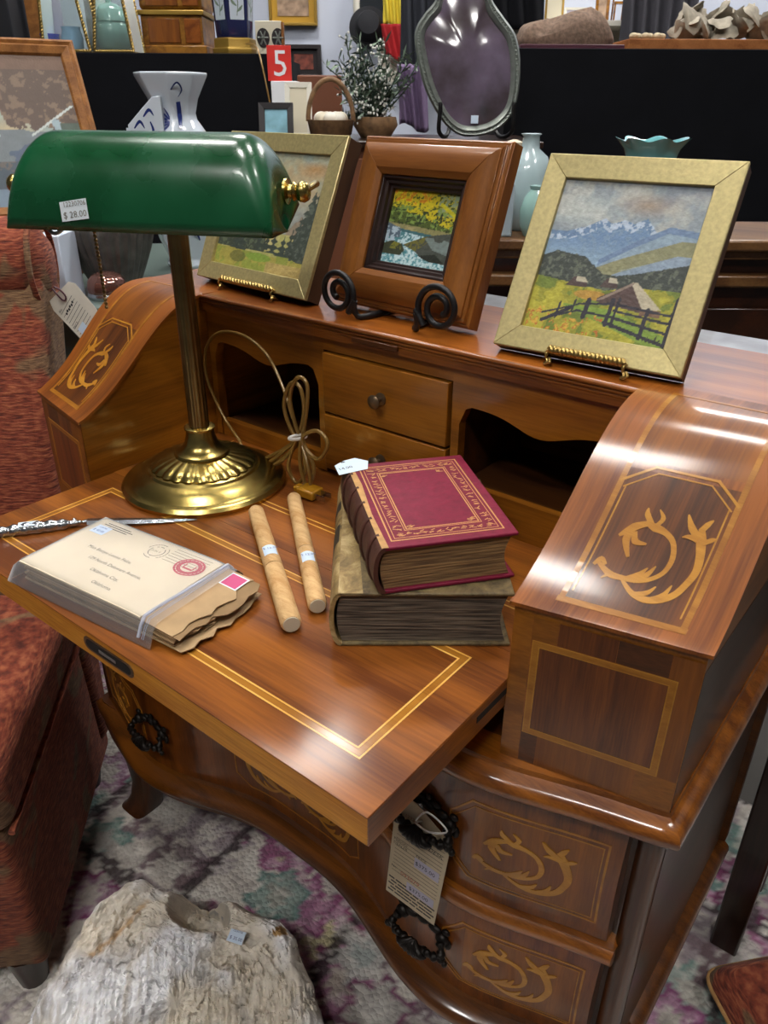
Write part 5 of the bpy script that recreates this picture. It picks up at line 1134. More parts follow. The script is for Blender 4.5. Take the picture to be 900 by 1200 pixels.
# ------------------------------------------------------------------ behind the desk: narrow dark table with a wrapped quilt, cushion on the floor
tb = root('narrow_table', 'dark wooden table standing close behind the desk', 'table', (-12, 69, ZR))
g = G(); g.box(-46, 21.5, 59.5, 79, 8.5, 11); obj('table_top', g, 'furniture_dark', tb, bevel=.3)
g = G(); g.box(-44, 19, 61, 77.5, 2, 8.5); obj('apron', g, 'furniture_dark', tb)
for x in (-43, 18.4):
    for y in (62.4, 76):
        g = G(); g.add([(x-2.3, y-2.3, 8.5), (x+2.3, y-2.3, 8.5), (x+2.3, y+2.3, 8.5), (x-2.3, y+2.3, 8.5), (x-1.9, y-1.9, ZR), (x+1.9, y-1.9, ZR), (x+1.9, y+1.9, ZR), (x-1.9, y+1.9, ZR)], [(0, 1, 2, 3), (4, 7, 6, 5), (0, 4, 5, 1), (1, 5, 6, 2), (2, 6, 7, 3), (3, 7, 4, 0)]); obj('leg', g, 'furniture_dark', tb, bevel=.3)
qu = root('folded_quilt', 'folded grey quilt in clear wrap on the dark table behind the desk', 'quilt', (-10, 69, 11.02))
for k, (z0, z1, mt) in enumerate(((11.02, 12.6, 'quilt_grey'), (12.6, 14.2, 'quilt_red'), (14.2, 16.2, 'quilt_grey'))):
    g = G(); g.box(-43+k*.6, 20.5-k*.4, 60.2+k*.3, 78-k*.4, z0, z1); obj('fold', g, mt, qu, bevel=.7, seg=3)
cu = root('tapestry_cushion', 'red and cream tapestry cushion lying on the rug near the dark table leg', 'cushion', on_z(905, 1190, ZR))
cc = on_z(935, 1205, ZR+3); g = G(); R = []
ca_, sa_ = math.cos(.85), math.sin(.85)
for i in range(9):
    z = ZR+.1+7*i/8; k_ = .75+.25*math.sin(math.pi*i/8); R.append([(cc[0]+ca_*x*k_-sa_*y*k_, cc[1]+sa_*x*k_+ca_*y*k_, z) for x, y in [(9*math.copysign(abs(math.cos(t))**.25, math.cos(t)), 9*math.copysign(abs(math.sin(t))**.25, math.sin(t))) for t in np.linspace(0, 2*math.pi, 29)[:-1]]])
g.rings(R); obj('cover', g, 'damask', cu, smooth=60)
g = G(); g.tube([p for p in R[4]], .35, 6, closed=True); obj('piping', g, 'leather_tan', cu, smooth=60)

def FZ(a, d):
    q = bg(a, d, 0); return ZR if RUGX0-3 < q[0] < RUGX1+3 and RUGY0-3 < q[1] < RUGY1+3 else FLOOR
# ------------------------------------------------------------------ sideboard behind
sb = root('sideboard', 'dark wooden sideboard with moulded rails behind the paintings', 'sideboard', bg(62, 150, FLOOR))
SBZ = 22.8
def bgbox(a0, a1, d0, d1, z0, z1):
    g = G(); c_ = bg((a0+a1)/2, (d0+d1)/2, (z0+z1)/2); g.obox(c_, AX_A*(a1-a0)/2, AX_D*(d1-d0)/2, (0, 0, (z1-z0)/2)); return g
obj('carcass', bgbox(12, 118, 133, 151, FLOOR+6, 19.5), 'sideboard', sb)
obj('top', bgbox(10, 120, 130, 153, 21.0, SBZ), 'sideboard_rail', sb, bevel=.4)
obj('upper_rail', bgbox(11, 119, 131.5, 134, 19.5, 21.0), 'sideboard_rail', sb, bevel=.3)
obj('lower_rail', bgbox(11, 119, 130.5, 134, 15.2, 17.2), 'sideboard_rail', sb, bevel=.4)
for k in range(3): 
    d_ = obj('door', bgbox(15+k*34.5, 47.5+k*34.5, 132.2, 133.2, -50, 11.5), 'sideboard', sb, bevel=.3)
    g = G(); g.ball(bg(45+k*34.5, 131.6, -18), 1.2); obj('knob', g, 'brass_dark', d_, smooth=60)
for a in (14, 116):
    for d in (135, 149): obj('leg', bgbox(a-2, a+2, d-2, d+2, FZ(a, d), FLOOR+6), 'sideboard', sb)
# glass on it
def vase(name, label, cat, a, d, z, prof, mat, n=28, rf=None, group=None, smooth=50):
    g = G(); c_ = bg(a, d, z); g.lathe(prof, c_, n, rf=rf); o = obj(name, g, mat, smooth=smooth); tag(o, label, cat, group); return o
ta = bg_a(766, 165, 146); tz = bg_z(766, 163, 146)-SBZ
ruf = lambda t, i, z: 1+(.10*math.cos(6*t) if i >= 5 else 0)
g = G(); c_ = bg(ta, 146, SBZ+.02); R = []
for (r_, z_) in ((3.2, 0), (4.6, 2), (5.2, 5), (4.8, 8), (4.2, tz-3), (4.6, tz-1.6), (5.4, tz-.6), (5.9, tz), (5.5, tz-.1), (4.0, tz-1.6), (3.6, tz-4)):
    w_ = max(0, min(1, (z_-tz+3)/3)); R.append([(c_[0]+r_*(1+.1*w_*math.cos(7*t))*math.cos(t), c_[1]+r_*(1+.1*w_*math.cos(7*t))*math.sin(t), c_[2]+z_+w_*.32*math.cos(7*t)) for t in np.linspace(0, 2*math.pi, 57)[:-1]])
g.rings(R); o = obj('ruffled_vase', g, 'teal_glass', smooth=60); tag(o, 'turquoise glass vase with ruffled rim standing on the sideboard', 'vase')
wa = bg_a(617, 230, 141.5); vase('glass_bottle', 'pale grey glass bottle with narrow neck on the sideboard', 'bottle', wa, 141.5, SBZ+.02, [(2.8, 0), (3.6, 1), (4.0, 6), (3.9, 9), (3.0, 11.4), (1.5, 12.6), (1.35, 14.4), (1.7, 14.8), (1.2, 14.9)], 'milk_glass')
wa = bg_a(630, 260, 133.8); vase('glass_jar', 'squat pale green glass jar in front of the grey bottle', 'jar', wa, 133.8, SBZ+.02, [(2.2, 0), (3.0, 1.5), (3.1, 4), (2.4, 6), (1.6, 7), (1.8, 7.6)], 'mint')
wa = bg_a(588, 250, 134); g = bgbox(wa-2.2, wa+1.6, 132, 137, SBZ+.02, SBZ+8); tag(obj('glass_box', g, 'frost_glass', bevel=.3), 'small frosted glass box on the sideboard beside the bottle', 'box')
wa = bg_a(601, 195, 150); vase('perfume_bottle', 'round tan topped bottle behind the grey glass bottle', 'bottle', wa, 150.2, SBZ+.02, [(2.4, 0), (2.6, 8), (1.6, 10.5), (1.2, 11.5), (1.6, 12.2), (1.5, 13.2), (.4, 13.6)], 'bone')

# ------------------------------------------------------------------ low grey table left of the desk and what stands on it
TZ = 10.6
gt = root('grey_table', 'low grey-green table behind the red chair', 'table', bg(-58, 168, FLOOR))
obj('table_top', bgbox(-92, -28, 134, 202, TZ-2.5, TZ), 'grey_table', gt, bevel=.3); obj('apron', bgbox(-89, -31, 137, 199, TZ-10, TZ-2.5), 'grey_table', gt)
for a in (-88, -32):
    for d in (138, 198): obj('leg', bgbox(a-2, a+2, d-2, d+2, FZ(a, d), TZ-8), 'grey_table', gt)
ra_ = bg_a(132, 300, 150); vase('ribbed_vase', 'dark grey ribbed pottery vase with narrow foot on the grey table', 'vase', ra_, 150, TZ+.02, [(3.8, 0), (4.4, .6), (5.6, 3.5), (7.0, 7), (7.9, 10), (8.0, 11), (7.4, 12.3), (6.0, 13), (5.6, 14), (6.2, 14.6)], 'pot_grey', 160, rf=lambda t, i, z: 1+(.03*math.cos(32*t) if i > 1 and i < 7 else 0))
da = bg_a(127, 345, 141)
dm = root('glass_dome', 'pink lustre glass dome paperweight on the grey table', 'paperweight', bg(da, 141, TZ))
g = G(); c_ = bg(da, 141, TZ+1.2); g.lathe([(3.3, -1.15), (3.5, -.3), (3.3, 0)], c_, 28); obj('foot', g, 'silver', dm, smooth=50)
g = G(); g.lathe([(3.3, 0), (3.45, .8), (3.2, 2.0), (2.4, 2.9), (1.2, 3.4), (.2, 3.5)], c_, 40, rf=lambda t, i, z: 1+.03*math.cos(10*t)); obj('dome', g, 'pink_glass', dm, smooth=60)
ba0, ba1 = bg_a(52, 300, 138), bg_a(80, 300, 138); tag(obj('white_box', bgbox(ba0, ba1, 135, 143, TZ+.02, TZ+11.5), 'white_box', bevel=.2), 'plain white cardboard box on the grey table', 'box')
# blue and white tulip vase
va = bg_a(203, 120, 172); VB = bg(va, 172, TZ+.02); VH = bg_z(203, 85, 172)-TZ
bv = root('porcelain_vase', 'tall blue and white porcelain vase with flared rim and side fins', 'vase', VB)
prof = [(4.6, 0), (5.0, .8), (4.4, 2), (6.0, 6), (6.9, 11), (7.2, 16), (7.2, VH-15), (6.3, VH-11), (4.4, VH-8.2), (4.2, VH-7), (4.9, VH-4.5), (7.0, VH-.6), (7.1, VH), (6.3, VH), (4.4, VH-4)]
g = G(); g.lathe(prof, VB, 8); obj('body', g, 'porcelain', bv, bevel=.25)
for k in (-5.0, -1.0):
    g = G(); fc_ = lambda u, z, w: VB+AX_A*u+AX_D*w+np.array([0, 0, z]); g.prism([(-1.0, VH-4.0), (-2.6, VH-4.2), (-7.8, VH-9.0), (-7.8, VH-22), (-1.0, VH-22)], fc_, k-.8, k+.8); fn_ = obj('fin', g, 'porcelain', bv, bevel=.1)
    marquetry([([(-6.6, VH-9.6), (-5.4, VH-8.4), (-4.6, VH-9.6)], [.2, .6, .1]), ([(-4.6, VH-7.6), (-3.4, VH-6.4), (-2.6, VH-7.4)], [.2, .6, .1]), ([(-6.4, VH-12), (-5.0, VH-11), (-4.2, VH-12.4)], [.2, .6, .1]), ([(-3.4, VH-8.4), (-3.0, VH-10), (-4.0, VH-11)], [.2, .5, .1])], lambda u, z, h: fc_(u, z, k-.8-h), 'painted_leaves', fn_, mat='cobalt')
    for j in range(5):
        g = G(); c_ = fc_(-7.8, VH-9.8-1.3*j, k); g.obox(c_, AX_A*.35, AX_D*.95, (0, 0, .3)); obj('fin_step', g, 'porcelain', bv)
vr = lambda z: np.interp(z, [p[1] for p in prof[:12]], [p[0] for p in prof[:12]])*1.0
def vfn(x, z, h): th = x/6.0; r_ = vr(z)*math.cos(math.pi/8)/max(.3, math.cos(((th+math.pi/8) % (math.pi/4))-math.pi/8))+.12+h; return VB+np.array([0, 0, z])+(AX_A*math.sin(th)-AX_D*math.cos(th))*r_
leaf = []
for k in range(6): a = 2.2+k*.32; leaf.append(([(.6, VH-8.5), (.6+1.8*math.cos(a), VH-8.5+1.6*math.sin(a)), (.6+3.2*math.cos(a), VH-8.5+3.0*math.sin(a))], [.1, .45, .1]))
leaf += [([(1.2, VH-3), (2.4, VH-1.8), (3.4, VH-3), (2.6, VH-4.2)], [.2, .3, .3, .1]), ([(2.6, VH-5), (2.8, VH-7.5), (2.4, VH-9.5)], [1.0, 1.3, .5])]
for z in (15, 11, 7):
    for k in range(5): x = -5+k*2.6; leaf.append(([(x, z), (x+.9, z+1.5), (x+.3, z+2.6)], [.3, .9, .1])); leaf.append(([(x+1.2, z-1), (x+.4, z+.6), (x-.8, z+.4)], [.2, .6, .1]))
marquetry(leaf, vfn, 'painted_leaves', bv, mat='cobalt')
# crate carrying the large painting
xa_ = bg_a(20, 250, 168); tag(obj('wooden_crate', bgbox(-90, -62, 144, 170, TZ+.02, bg_z(60, 251, 164)-.75), 'wood_box_far', bevel=.2), 'brown wooden crate under the large oak framed painting', 'crate')
def paint_big(u, v):
    C = np.zeros(u.shape+(3,)); n = fbm(u*5, v*5, 41); n2 = fbm(u*24, v*24, 44)
    def put(m_, h, k=1.0): mm = np.clip(np.asarray(m_, float)*k, 0, 1)[..., None]; C[:] = C*(1-mm)+np.array(hexc(h)[:3])*mm
    C[:] = hexc('#8c9a94')[:3]; put(np.clip(1-np.hypot((u-.58)/.22, (v-.5)/.12), 0, 1), '#b5a27c'); put(v < .5-.2*np.abs(u-.6)+.06*n, '#6c7478'); put((v < .42) & (n > .5), '#4f5d70'); put((v < .3), '#44505a'); put((v < .3) & (n2 > .55), '#5f5a55'); put((v < .12), '#6a7c8c')
    tr = (u > .55-.25*(v-.6)) & (v > .52+.25*(1-u)*0+.12*(n2-.5)-.1*(u-.7)); put(tr & (v > .45), '#5a4a40'); put(tr & (v > .45) & (n2 > .55), '#74604f'); put((v > .9), '#6d5546'); put((u < .4) & (v > .8) & (n2 > .45), '#8a6a50')
    put(segd(u, v, (.7, .47), (.98, .66)) < .007, '#b9c0bc'); put(segd(u, v, (.2, .45), (.5, .47)) < .007, '#b0b8bc'); put(segd(u, v, (.92, .1), (.86, .55)) < .025, '#8fa0a8'); put((u > .88) & (v < .55) & (n > .5), '#4c5a50'); put(segd(u, v, (.7, .35), (.86, .4)) < .02, '#8a6a48')
    return C*(.85+.3*n2[..., None])
bp = root('framed_painting', 'large oak framed landscape painting of trees leaning behind the chair', 'painting', bgp(60, 251, 164))
B1_ = bgp(140, 251, 164); ub_ = AX_A*math.cos(.6)+AX_D*math.sin(.6); B0_ = B1_-ub_*36; hh_ = (bg_z(78, 47, 178)-B1_[2])/math.cos(math.radians(25))
make_frame(bp, B0_, B1_, 25, hh_, [('frame_rail', [(0, -1.5), (0, -.2), (.5, 0), (1.0, -.3), (1.4, .1), (2.6, -.3), (2.9, -.7), (2.9, -1.5)], 'frame_oak')], paint_big, 2.8, -.8, res=130, back_d=1.6)

# ------------------------------------------------------------------ black draped tables
def draped_table(name, label, a0, a1, d0, d1, zt, seed):
    t = root(name, label, 'table', bg((a0+a1)/2, (d0+d1)/2, FLOOR), 'tall black draped tables')
    obj('table_top', bgbox(a0, a1, d0, d1, zt-2, zt), 'black_cloth', t, bevel=.4)
    g = G(); S_ = []; n = 60
    peri = [(a0+(a1-a0)*i/n, d0, 0, -1) for i in range(n+1)]+[(a1, d0+(d1-d0)*i/20, 1, 0) for i in range(1, 21)]+[(a1-(a1-a0)*i/n, d1, 0, 1) for i in range(1, n+1)]+[(a0, d1-(d1-d0)*i/20, -1, 0) for i in range(1, 20)]
    R = []
    for z in np.linspace(zt-.2, FLOOR+1, 14):
        f_ = (zt-z)/(zt-FLOOR); ring = []
        for i, (a, d, na, nd) in enumerate(peri):
            w_ = .3+3.2*f_*(.5+.5*math.sin(i*.9+seed+2*math.sin(i*.23)))
            ring.append(bg(a+na*w_, d+nd*w_, z))
        R.append(ring)
    g.rings(R, cap0=True, cap1=False); obj('cloth', g, 'black_cloth', t, smooth=60)
    return t
ZL = bg_z(200, 62, 262); ZRT = bg_z(740, 57, 262)
draped_table('draped_table', 'black cloth draped table carrying the carved chest', -170, bg_a(324, 75, 262), 262, 330, ZL, 1.0)
draped_table('draped_table', 'black cloth draped table carrying the brown slab and mineral cluster', bg_a(596, 60, 262), 190, 262, 330, ZRT, 2.0)

# ------------------------------------------------------------------ things on the left draped table
def pxr(x0, x1, d, y=40): return bg_a(x0, y, d), bg_a(x1, y, d)
# carved chest
a0, a1 = pxr(162, 241, 282); ch_ = root('carved_chest', 'small carved golden wooden chest on the black draped table', 'chest', bg((a0+a1)/2, 292, ZL+.02))
obj('plinth', bgbox(a0, a1, 282, 304, ZL+.02, ZL+3), 'chest_wood', ch_, bevel=.3); obj('body', bgbox(a0+1, a1-1, 283, 303, ZL+3, ZL+11), 'chest_wood', ch_, bevel=.2); obj('ledge', bgbox(a0+.2, a1-.2, 282.2, 303.8, ZL+11, ZL+12.4), 'gold_paint', ch_, bevel=.3)
obj('lid', bgbox(a0+.8, a1-.8, 283, 303, ZL+12.4, ZL+22), 'chest_wood', ch_, bevel=1.2)
for z0, z1, m_ in ((3.6, 10.2, 'panel_orange'), (13.4, 20.5, 'panel_orange')):
    obj('front_panel', bgbox(a0+3, a1-8, 282.6, 283.2, ZL+z0, ZL+z1), m_, ch_, bevel=.25); obj('front_panel', bgbox(a1-6.6, a1-1.6, 282.6, 283.2, ZL+z0, ZL+z1), 'cherry_top', ch_, bevel=.25)
# navy flower vase on gold foot
c_ = bgp(275, 40, 282); nvz = root('porcelain_lamp_vase', 'navy hexagonal porcelain vase with painted flowers on a gold foot', 'vase', (c_[0], c_[1], ZL+.02))
vb = np.array([c_[0], c_[1], ZL+.02]); g = G(); g.lathe([(7.2, 0), (7.2, 2.0), (6.6, 2.2), (6.6, 4.6), (6.0, 4.9)], vb, 6); obj('foot', g, 'gold_paint', nvz, bevel=.2)
g = G(); g.lathe([(5.7, 4.9), (5.9, 8), (6.9, 22), (6.2, 26), (5, 28), (5, 32)], vb, 6); obj('body', g, 'navy', nvz, bevel=.15)
for k in range(6):
    t = (k+.5)*math.pi/3; er = np.array([math.cos(t), math.sin(t), 0]); et = np.array([-math.sin(t), math.cos(t), 0]); pf = lambda u, z, h: vb+er*((5.9+(z-8)*.0714)*.866+.06+h)+et*u*(1+(z-8)*.008)+np.array([0, 0, z])
    g = G(); g.grid(lambda u, z: pf(u, z, 0), [-2.1, 2.1], [9.5, 22]); pn2 = obj('flower_panel', g, 'porcelain', nvz)
    fl2 = [([(0, 10.5), (.4, 14), (-.3, 18), (.3, 21)], [.2, .25, .2, .1])]+[([(0, z), (s_*1.0, z+.8), (s_*1.7, z+1.8)], [.2, .8, .1]) for z, s_ in ((11.5, 1), (13, -1), (15, 1), (17, -1), (19, 1))]
    marquetry(fl2[:3], lambda U, V, h: pf(U, V, h*.4+.03), 'flower', pn2, mat='leaf_grey'); marquetry(fl2[3:], lambda U, V, h: pf(U, V, h*.4+.03), 'flower', pn2, mat='ink_stamp')
g = G(); P = cat_curve([bg(bg_a(287, 50, 272), 274, ZL+3), bg(bg_a(300, 60, 260), 262, ZL+1.5), bgp(310, 90, 258), bgp(318, 130, 257)], 6); g.tube(P, .25, 6); obj('flex', g, 'cord_gold', nvz, smooth=60)
# rope edged glass lanterns
def lantern(x0, x1, xt0, xt1, d, lbl):
    b0, b1 = pxr(x0, x1, d); t0, t1 = pxr(xt0, xt1, d); L_ = root('rope_lantern', lbl, 'lantern', bg((b0+b1)/2, d+6, ZL+.02), 'rope edged glass lanterns'); H = 19
    for dd in (d, d+12):
        g = G(); rope(g, bg(b0, dd, ZL+.6), bg(b1, dd, ZL+.6), .5, 9, 70); rope(g, bg(b0, dd, ZL+.6), bg(t0, dd, ZL+H), .5, 11, 80); rope(g, bg(b1, dd, ZL+.6), bg(t1, dd, ZL+H), .5, 11, 80); rope(g, bg(t0, dd, ZL+H), bg(t1, dd, ZL+H), .5, 9, 70); obj('rope_edge', g, 'rope_brass', L_, smooth=60)
        g = G(); g.add([bg(b0, dd, ZL+.6), bg(b1, dd, ZL+.6), bg(t1, dd, ZL+H), bg(t0, dd, ZL+H)], [(0, 1, 2, 3)]); obj('pane', g, 'clear_glass', L_)
    for b, t in ((b0, t0), (b1, t1)):
        g = G(); g.add([bg(b, d, ZL+.6), bg(b, d+12, ZL+.6), bg(t, d+12, ZL+H), bg(t, d, ZL+H)], [(0, 1, 2, 3)]); obj('pane', g, 'clear_glass', L_)
    obj('floor_plate', bgbox(b0, b1, d, d+12, ZL+.02, ZL+.3), 'dark_frame', L_)
lantern(48, 103, 54, 92, 268, 'rope edged glass lantern holding blue glassware'); lantern(108, 154, 119, 146, 268, 'rope edged glass lantern holding a mint lidded jar')
def small(name, label, cat, px, d, prof, mat, group=None):
    return vase(name, label, cat, bg_a(px, 40, d), d, ZL+.34, prof, mat)
small('ginger_jar', 'mint lidded round jar inside the rope lantern', 'jar', 132, 274, [(3.5, 0), (4.8, 1.5), (5.4, 4), (5.2, 7), (4.6, 8), (4.9, 8.2), (4.4, 11), (2.5, 12.6), (.8, 13), (.8, 14)], 'mint')
small('blue_jar', 'pale blue glass jar inside the rope lantern', 'jar', 84, 274, [(2.4, 0), (3.0, 1), (3.2, 4), (2.6, 6), (2.8, 6.8)], 'pale_blue_glass')
small('blue_bowl', 'small cobalt blue glass bowl inside the rope lantern', 'bowl', 58, 275, [(1.4, 0), (2.4, 1.5), (2.8, 4.5), (2.9, 5)], 'blue_glass')
a0, a1 = pxr(54, 76, 278); tag(obj('lace_card', bgbox(a0, a1, 278, 278.4, ZL+.34, ZL+16), 'paper_lilac', bevel=.05), 'pale patterned lace card standing in the rope lantern', 'card')
g = G(); 
a0, a1 = pxr(22, 40, 272); tag(obj('olive_panel', bgbox(a0, a1, 280, 284, ZL+.02, ZL+24), 'frame_oak', bevel=.3), 'upright olive brown wooden panel on the black draped table', 'panel')
vase('white_vase', 'white vase with blue spots beside the olive panel', 'vase', bg_a(16, 30, 300), 300, ZL+.02, [(3, 0), (4, 2), (4.6, 6), (3.4, 11), (2, 14), (2.6, 17)], 'porcelain')
a0, a1 = pxr(-40, 12, 270); tag(obj('black_case', bgbox(a0, a1, 272, 290, ZL+.02, ZL+26), 'hat_black', bevel=.4), 'black upright case at the end of the draped table', 'case')
a0, a1 = pxr(103, 116, 284); tag(obj('dark_picture_frame', bgbox(a0, a1+3, 284, 286, ZL+.02, ZL+24), 'dark_frame', bevel=.3), 'dark wooden picture frame standing behind the rope lanterns', 'frame')
# fretwork plaque
a0, a1 = pxr(297, 330, 276); pq = root('fretwork_plaque', 'cream fretwork plaque with two round flowers beside the navy vase', 'plaque', bg((a0+a1)/2, 277, ZL+.02)); obj('board', bgbox(a0, a1-.5, 280, 281.5, ZL+.02, ZL+9.5), 'cream_cloth', pq, bevel=.2); obj('side', bgbox(a1-.5, a1+.2, 279.5, 282, ZL+.02, ZL+9.2), 'frame_oak', pq)
for k in (0, 1):
    ca2 = a0+2.4+k*4.6; g = G(); c_ = bg(ca2, 279.7, ZL+5); g.add([c_+AX_A*2.0*math.cos(t)+np.array([0, 0, 2.6*math.sin(t)]) for t in np.linspace(0, 2*math.pi, 25)[:-1]], [tuple(range(24))]); dd_ = obj('roundel', g, 'dark_frame', pq)
    g = G()
    for j in range(6):
        t = j*math.pi/3; g.tube([c_-AX_D*.15, c_-AX_D*.15+AX_A*1.6*math.cos(t)+np.array([0, 0, 2.1*math.sin(t)])], .25, 5)
    obj('petal', g, 'silver_frame', dd_)
# ------------------------------------------------------------------ cabinet in the middle distance
CZ = bg_z(550, 163, 226)
cab = root('display_cabinet', 'brown wooden display cabinet between the black tables', 'cabinet', bg(0, 234, FLOOR))
obj('body', bgbox(-40, 38, 214, 256, FLOOR, CZ-1.5), 'wood_box_far', cab); obj('top', bgbox(-41, 39, 212, 257, CZ-1.5, CZ), 'furniture_dark', cab, bevel=.3)
for k in range(2): obj('door', bgbox(-38+k*38, -1+k*38, 213.2, 214.2, FLOOR+6, CZ-4), 'wood_box_far', cab, bevel=.3)
# convex portrait glass in a waisted silver frame
cf = root('convex_glass_frame', 'waisted grey metal frame with convex glass on a black stand', 'frame', bgp(550, 160, 226))
DCF = 226.0
cl = [(-1, -.02)]
out_px = [(545, 160), (575, 156), (598, 138), (608, 110), (611, 70), (606, 40), (592, 18), (580, 0), (572, -20), (545, -34), (518, -20), (510, 0), (497, 16), (487, 35), (488, 60), (497, 100), (511, 130), (526, 150)]
OF = cat_curve([bgp(a, b, DCF) for a, b in out_px], 6, closed=True); cen = np.mean(OF, 0)
lean_ = lambda p: p+AX_D*((p[2]-CZ)*.12)
R = []
for p in OF:
    inw = cen-p; inw[2] *= .9; inw = inw/np.linalg.norm(inw); p_ = lean_(p)
    R.append([p_+AX_D*1.2, p_-AX_D*.2, p_+inw*.5-AX_D*.9, p_+inw*1.0-AX_D*.6, p_+inw*1.5-AX_D*1.1, p_+inw*2.2-AX_D*.6, p_+inw*2.6-AX_D*.1, p_+inw*2.7+AX_D*1.2])
g = G(); g.rings(R, closed=True); obj('frame', g, 'silver_frame', cf, smooth=50)
g = G()
for i in range(0, len(R), 1):
    g.ball(R[i][3], .32, 5, 4)
obj('beading', g, 'silver_frame', cf, smooth=60)
g = G(); nn2 = len(R); rin = [r_[6] for r_ in R]; V = []; 
for k in range(6):
    t = k/6; V += [p*(1-t)+lean_(cen)*t-AX_D*(2.2*(1-(1-t)**2)) for p in rin]
F = [(k*nn2+i, k*nn2+(i+1) % nn2, (k+1)*nn2+(i+1) % nn2, (k+1)*nn2+i) for k in range(5) for i in range(nn2)]+[tuple(range(5*nn2, 6*nn2))]
g.add(V, F); m, nt, bs = nodes_of('portrait_glass'); bs.inputs['Base Color'].default_value = hexc('#5b5158'); bs.inputs['Roughness'].default_value = .14; bs.inputs['Coat Weight'].default_value = .2; bs.inputs['Specular IOR Level'].default_value = .9
tc = N(nt, 'ShaderNodeTexCoord'); no = N(nt, 'ShaderNodeTexNoise'); no.inputs['Scale'].default_value = 6; no.inputs['Detail'].default_value = 5; nt.links.new(tc.outputs['Object'], no.inputs['Vector']); r_ = ramp(nt, no.outputs[0], [(.35, '#3f3537'), (.55, '#65596a'), (.72, '#7b7486')]); nt.links.new(r_.outputs[0], bs.inputs['Base Color'])
obj('glass', g, 'portrait_glass', cf, smooth=180)
c_ = lean_(bgp(556, 140, DCF))-AX_D*1.0; g = G(); g.obox(c_, AX_A*.95, AX_D*.04, (0, 0, .95)); obj('price_sticker', g, 'paper_sticker', cf)
st3 = root('black_easel', 'black metal stand under the convex glass frame', 'easel', bgp(556, 163, DCF+2))
for px in (516, 602):
    q = bgp(px, 128, DCF-2.5); g = G(); P = cat_curve([q+np.array([0, 0, 1.5]), q, bg((q-CAM)@AX_A, DCF-1, CZ+1.6), bg((q-CAM)@AX_A+(3 if px < 550 else -3), DCF+7, CZ+1.5), bg((q-CAM)@AX_A+(5 if px < 550 else -5), DCF+12, CZ+14)], 5); g.tube(P, .55, 8); obj('arm', g, 'iron_black', st3, smooth=60)
# plant arrangement, basket, pictures
rn = random.Random(11)
pl_ = root('floral_arrangement', 'dark green arrangement with frosted white sprigs in front of the wall', 'plant', bg(bg_a(440, 160, 232), 232, CZ))
pc0 = bg(bg_a(440, 160, 232), 232, CZ); g = G(); g.lathe([(4, .02), (6, 3), (5.5, 5)], pc0, 20); obj('pot', g, 'wicker', pl_, smooth=50)
gl, gd, gb, gs = G(), G(), G(), G()
for k in range(46):
    tip = bgp(rn.gauss(434, 26), rn.uniform(45, 148), 232+rn.uniform(-7, 7)); tip = np.array([tip[0], tip[1], max(tip[2], CZ+4)]); mid = (pc0+tip)/2+np.array([rn.uniform(-2, 2), rn.uniform(-2, 2), 2]); P = cat_curve([pc0+np.array([0, 0, 4]), mid, tip], 6); gs.tube(P, .16, 5)
    for j in range(4, len(P)):
        for q in range(3):
            d_ = nrm(np.array([rn.gauss(0, 1), rn.gauss(0, 1), rn.gauss(.4, .7)])); s_ = nrm(np.cross(d_, (0.3, .5, .8))); L_ = rn.uniform(1.6, 4.2); tg_ = gd if (k % 3 == 0) else gl
            tg_.add([P[j], P[j]+d_*L_*.5+s_*.38, P[j]+d_*L_, P[j]+d_*L_*.5-s_*.38+np.array([0, 0, .1])], [(0, 1, 2, 3)])
            if k % 2 and rn.random() < .75: gb.ball(P[j]+d_*L_*.8, .34, 5, 4)
obj('stems', gs, 'leaf_dark', pl_, kind='stuff'); obj('dark_leaves', gd, 'leaf_dark', pl_, kind='stuff'); obj('grey_leaves', gl, 'leaf_grey', pl_, kind='stuff'); obj('white_berries', gb, 'berry_white', pl_, kind='stuff')
bk = root('wicker_basket', 'wicker basket with arched handle beside the floral arrangement', 'basket', bg(bg_a(385, 155, 222), 222, CZ)); bc = bg(bg_a(388, 155, 222), 222, CZ+.02)
g = G(); g.lathe([(4, 0), (5.2, 1), (5.8, 4), (6, 4.4), (5.4, 4.2)], bc, 28, rf=lambda t, i, z: 1+.03*math.cos(14*t)); obj('bowl', g, 'wicker', bk, smooth=50)
g = G(); g.tube([bc+AX_A*5.8*math.cos(t)+np.array([0, 0, 4+9.5*math.sin(t)]) for t in np.linspace(0, math.pi, 20)], .6, 8); obj('handle', g, 'wicker', bk, smooth=60)
for k in range(7):
    t = k*.9; g = G(); g.ball(bc+np.array([math.cos(t)*2.6, math.sin(t)*2.6, 4.6]), (1.9, 1.9, 1.7)); tag(obj('cloth_ball', g, 'cream_cloth' if k % 2 else 'ivory', smooth=60), 'cream fabric ball in the wicker basket', 'ball', 'fabric balls in the wicker basket')
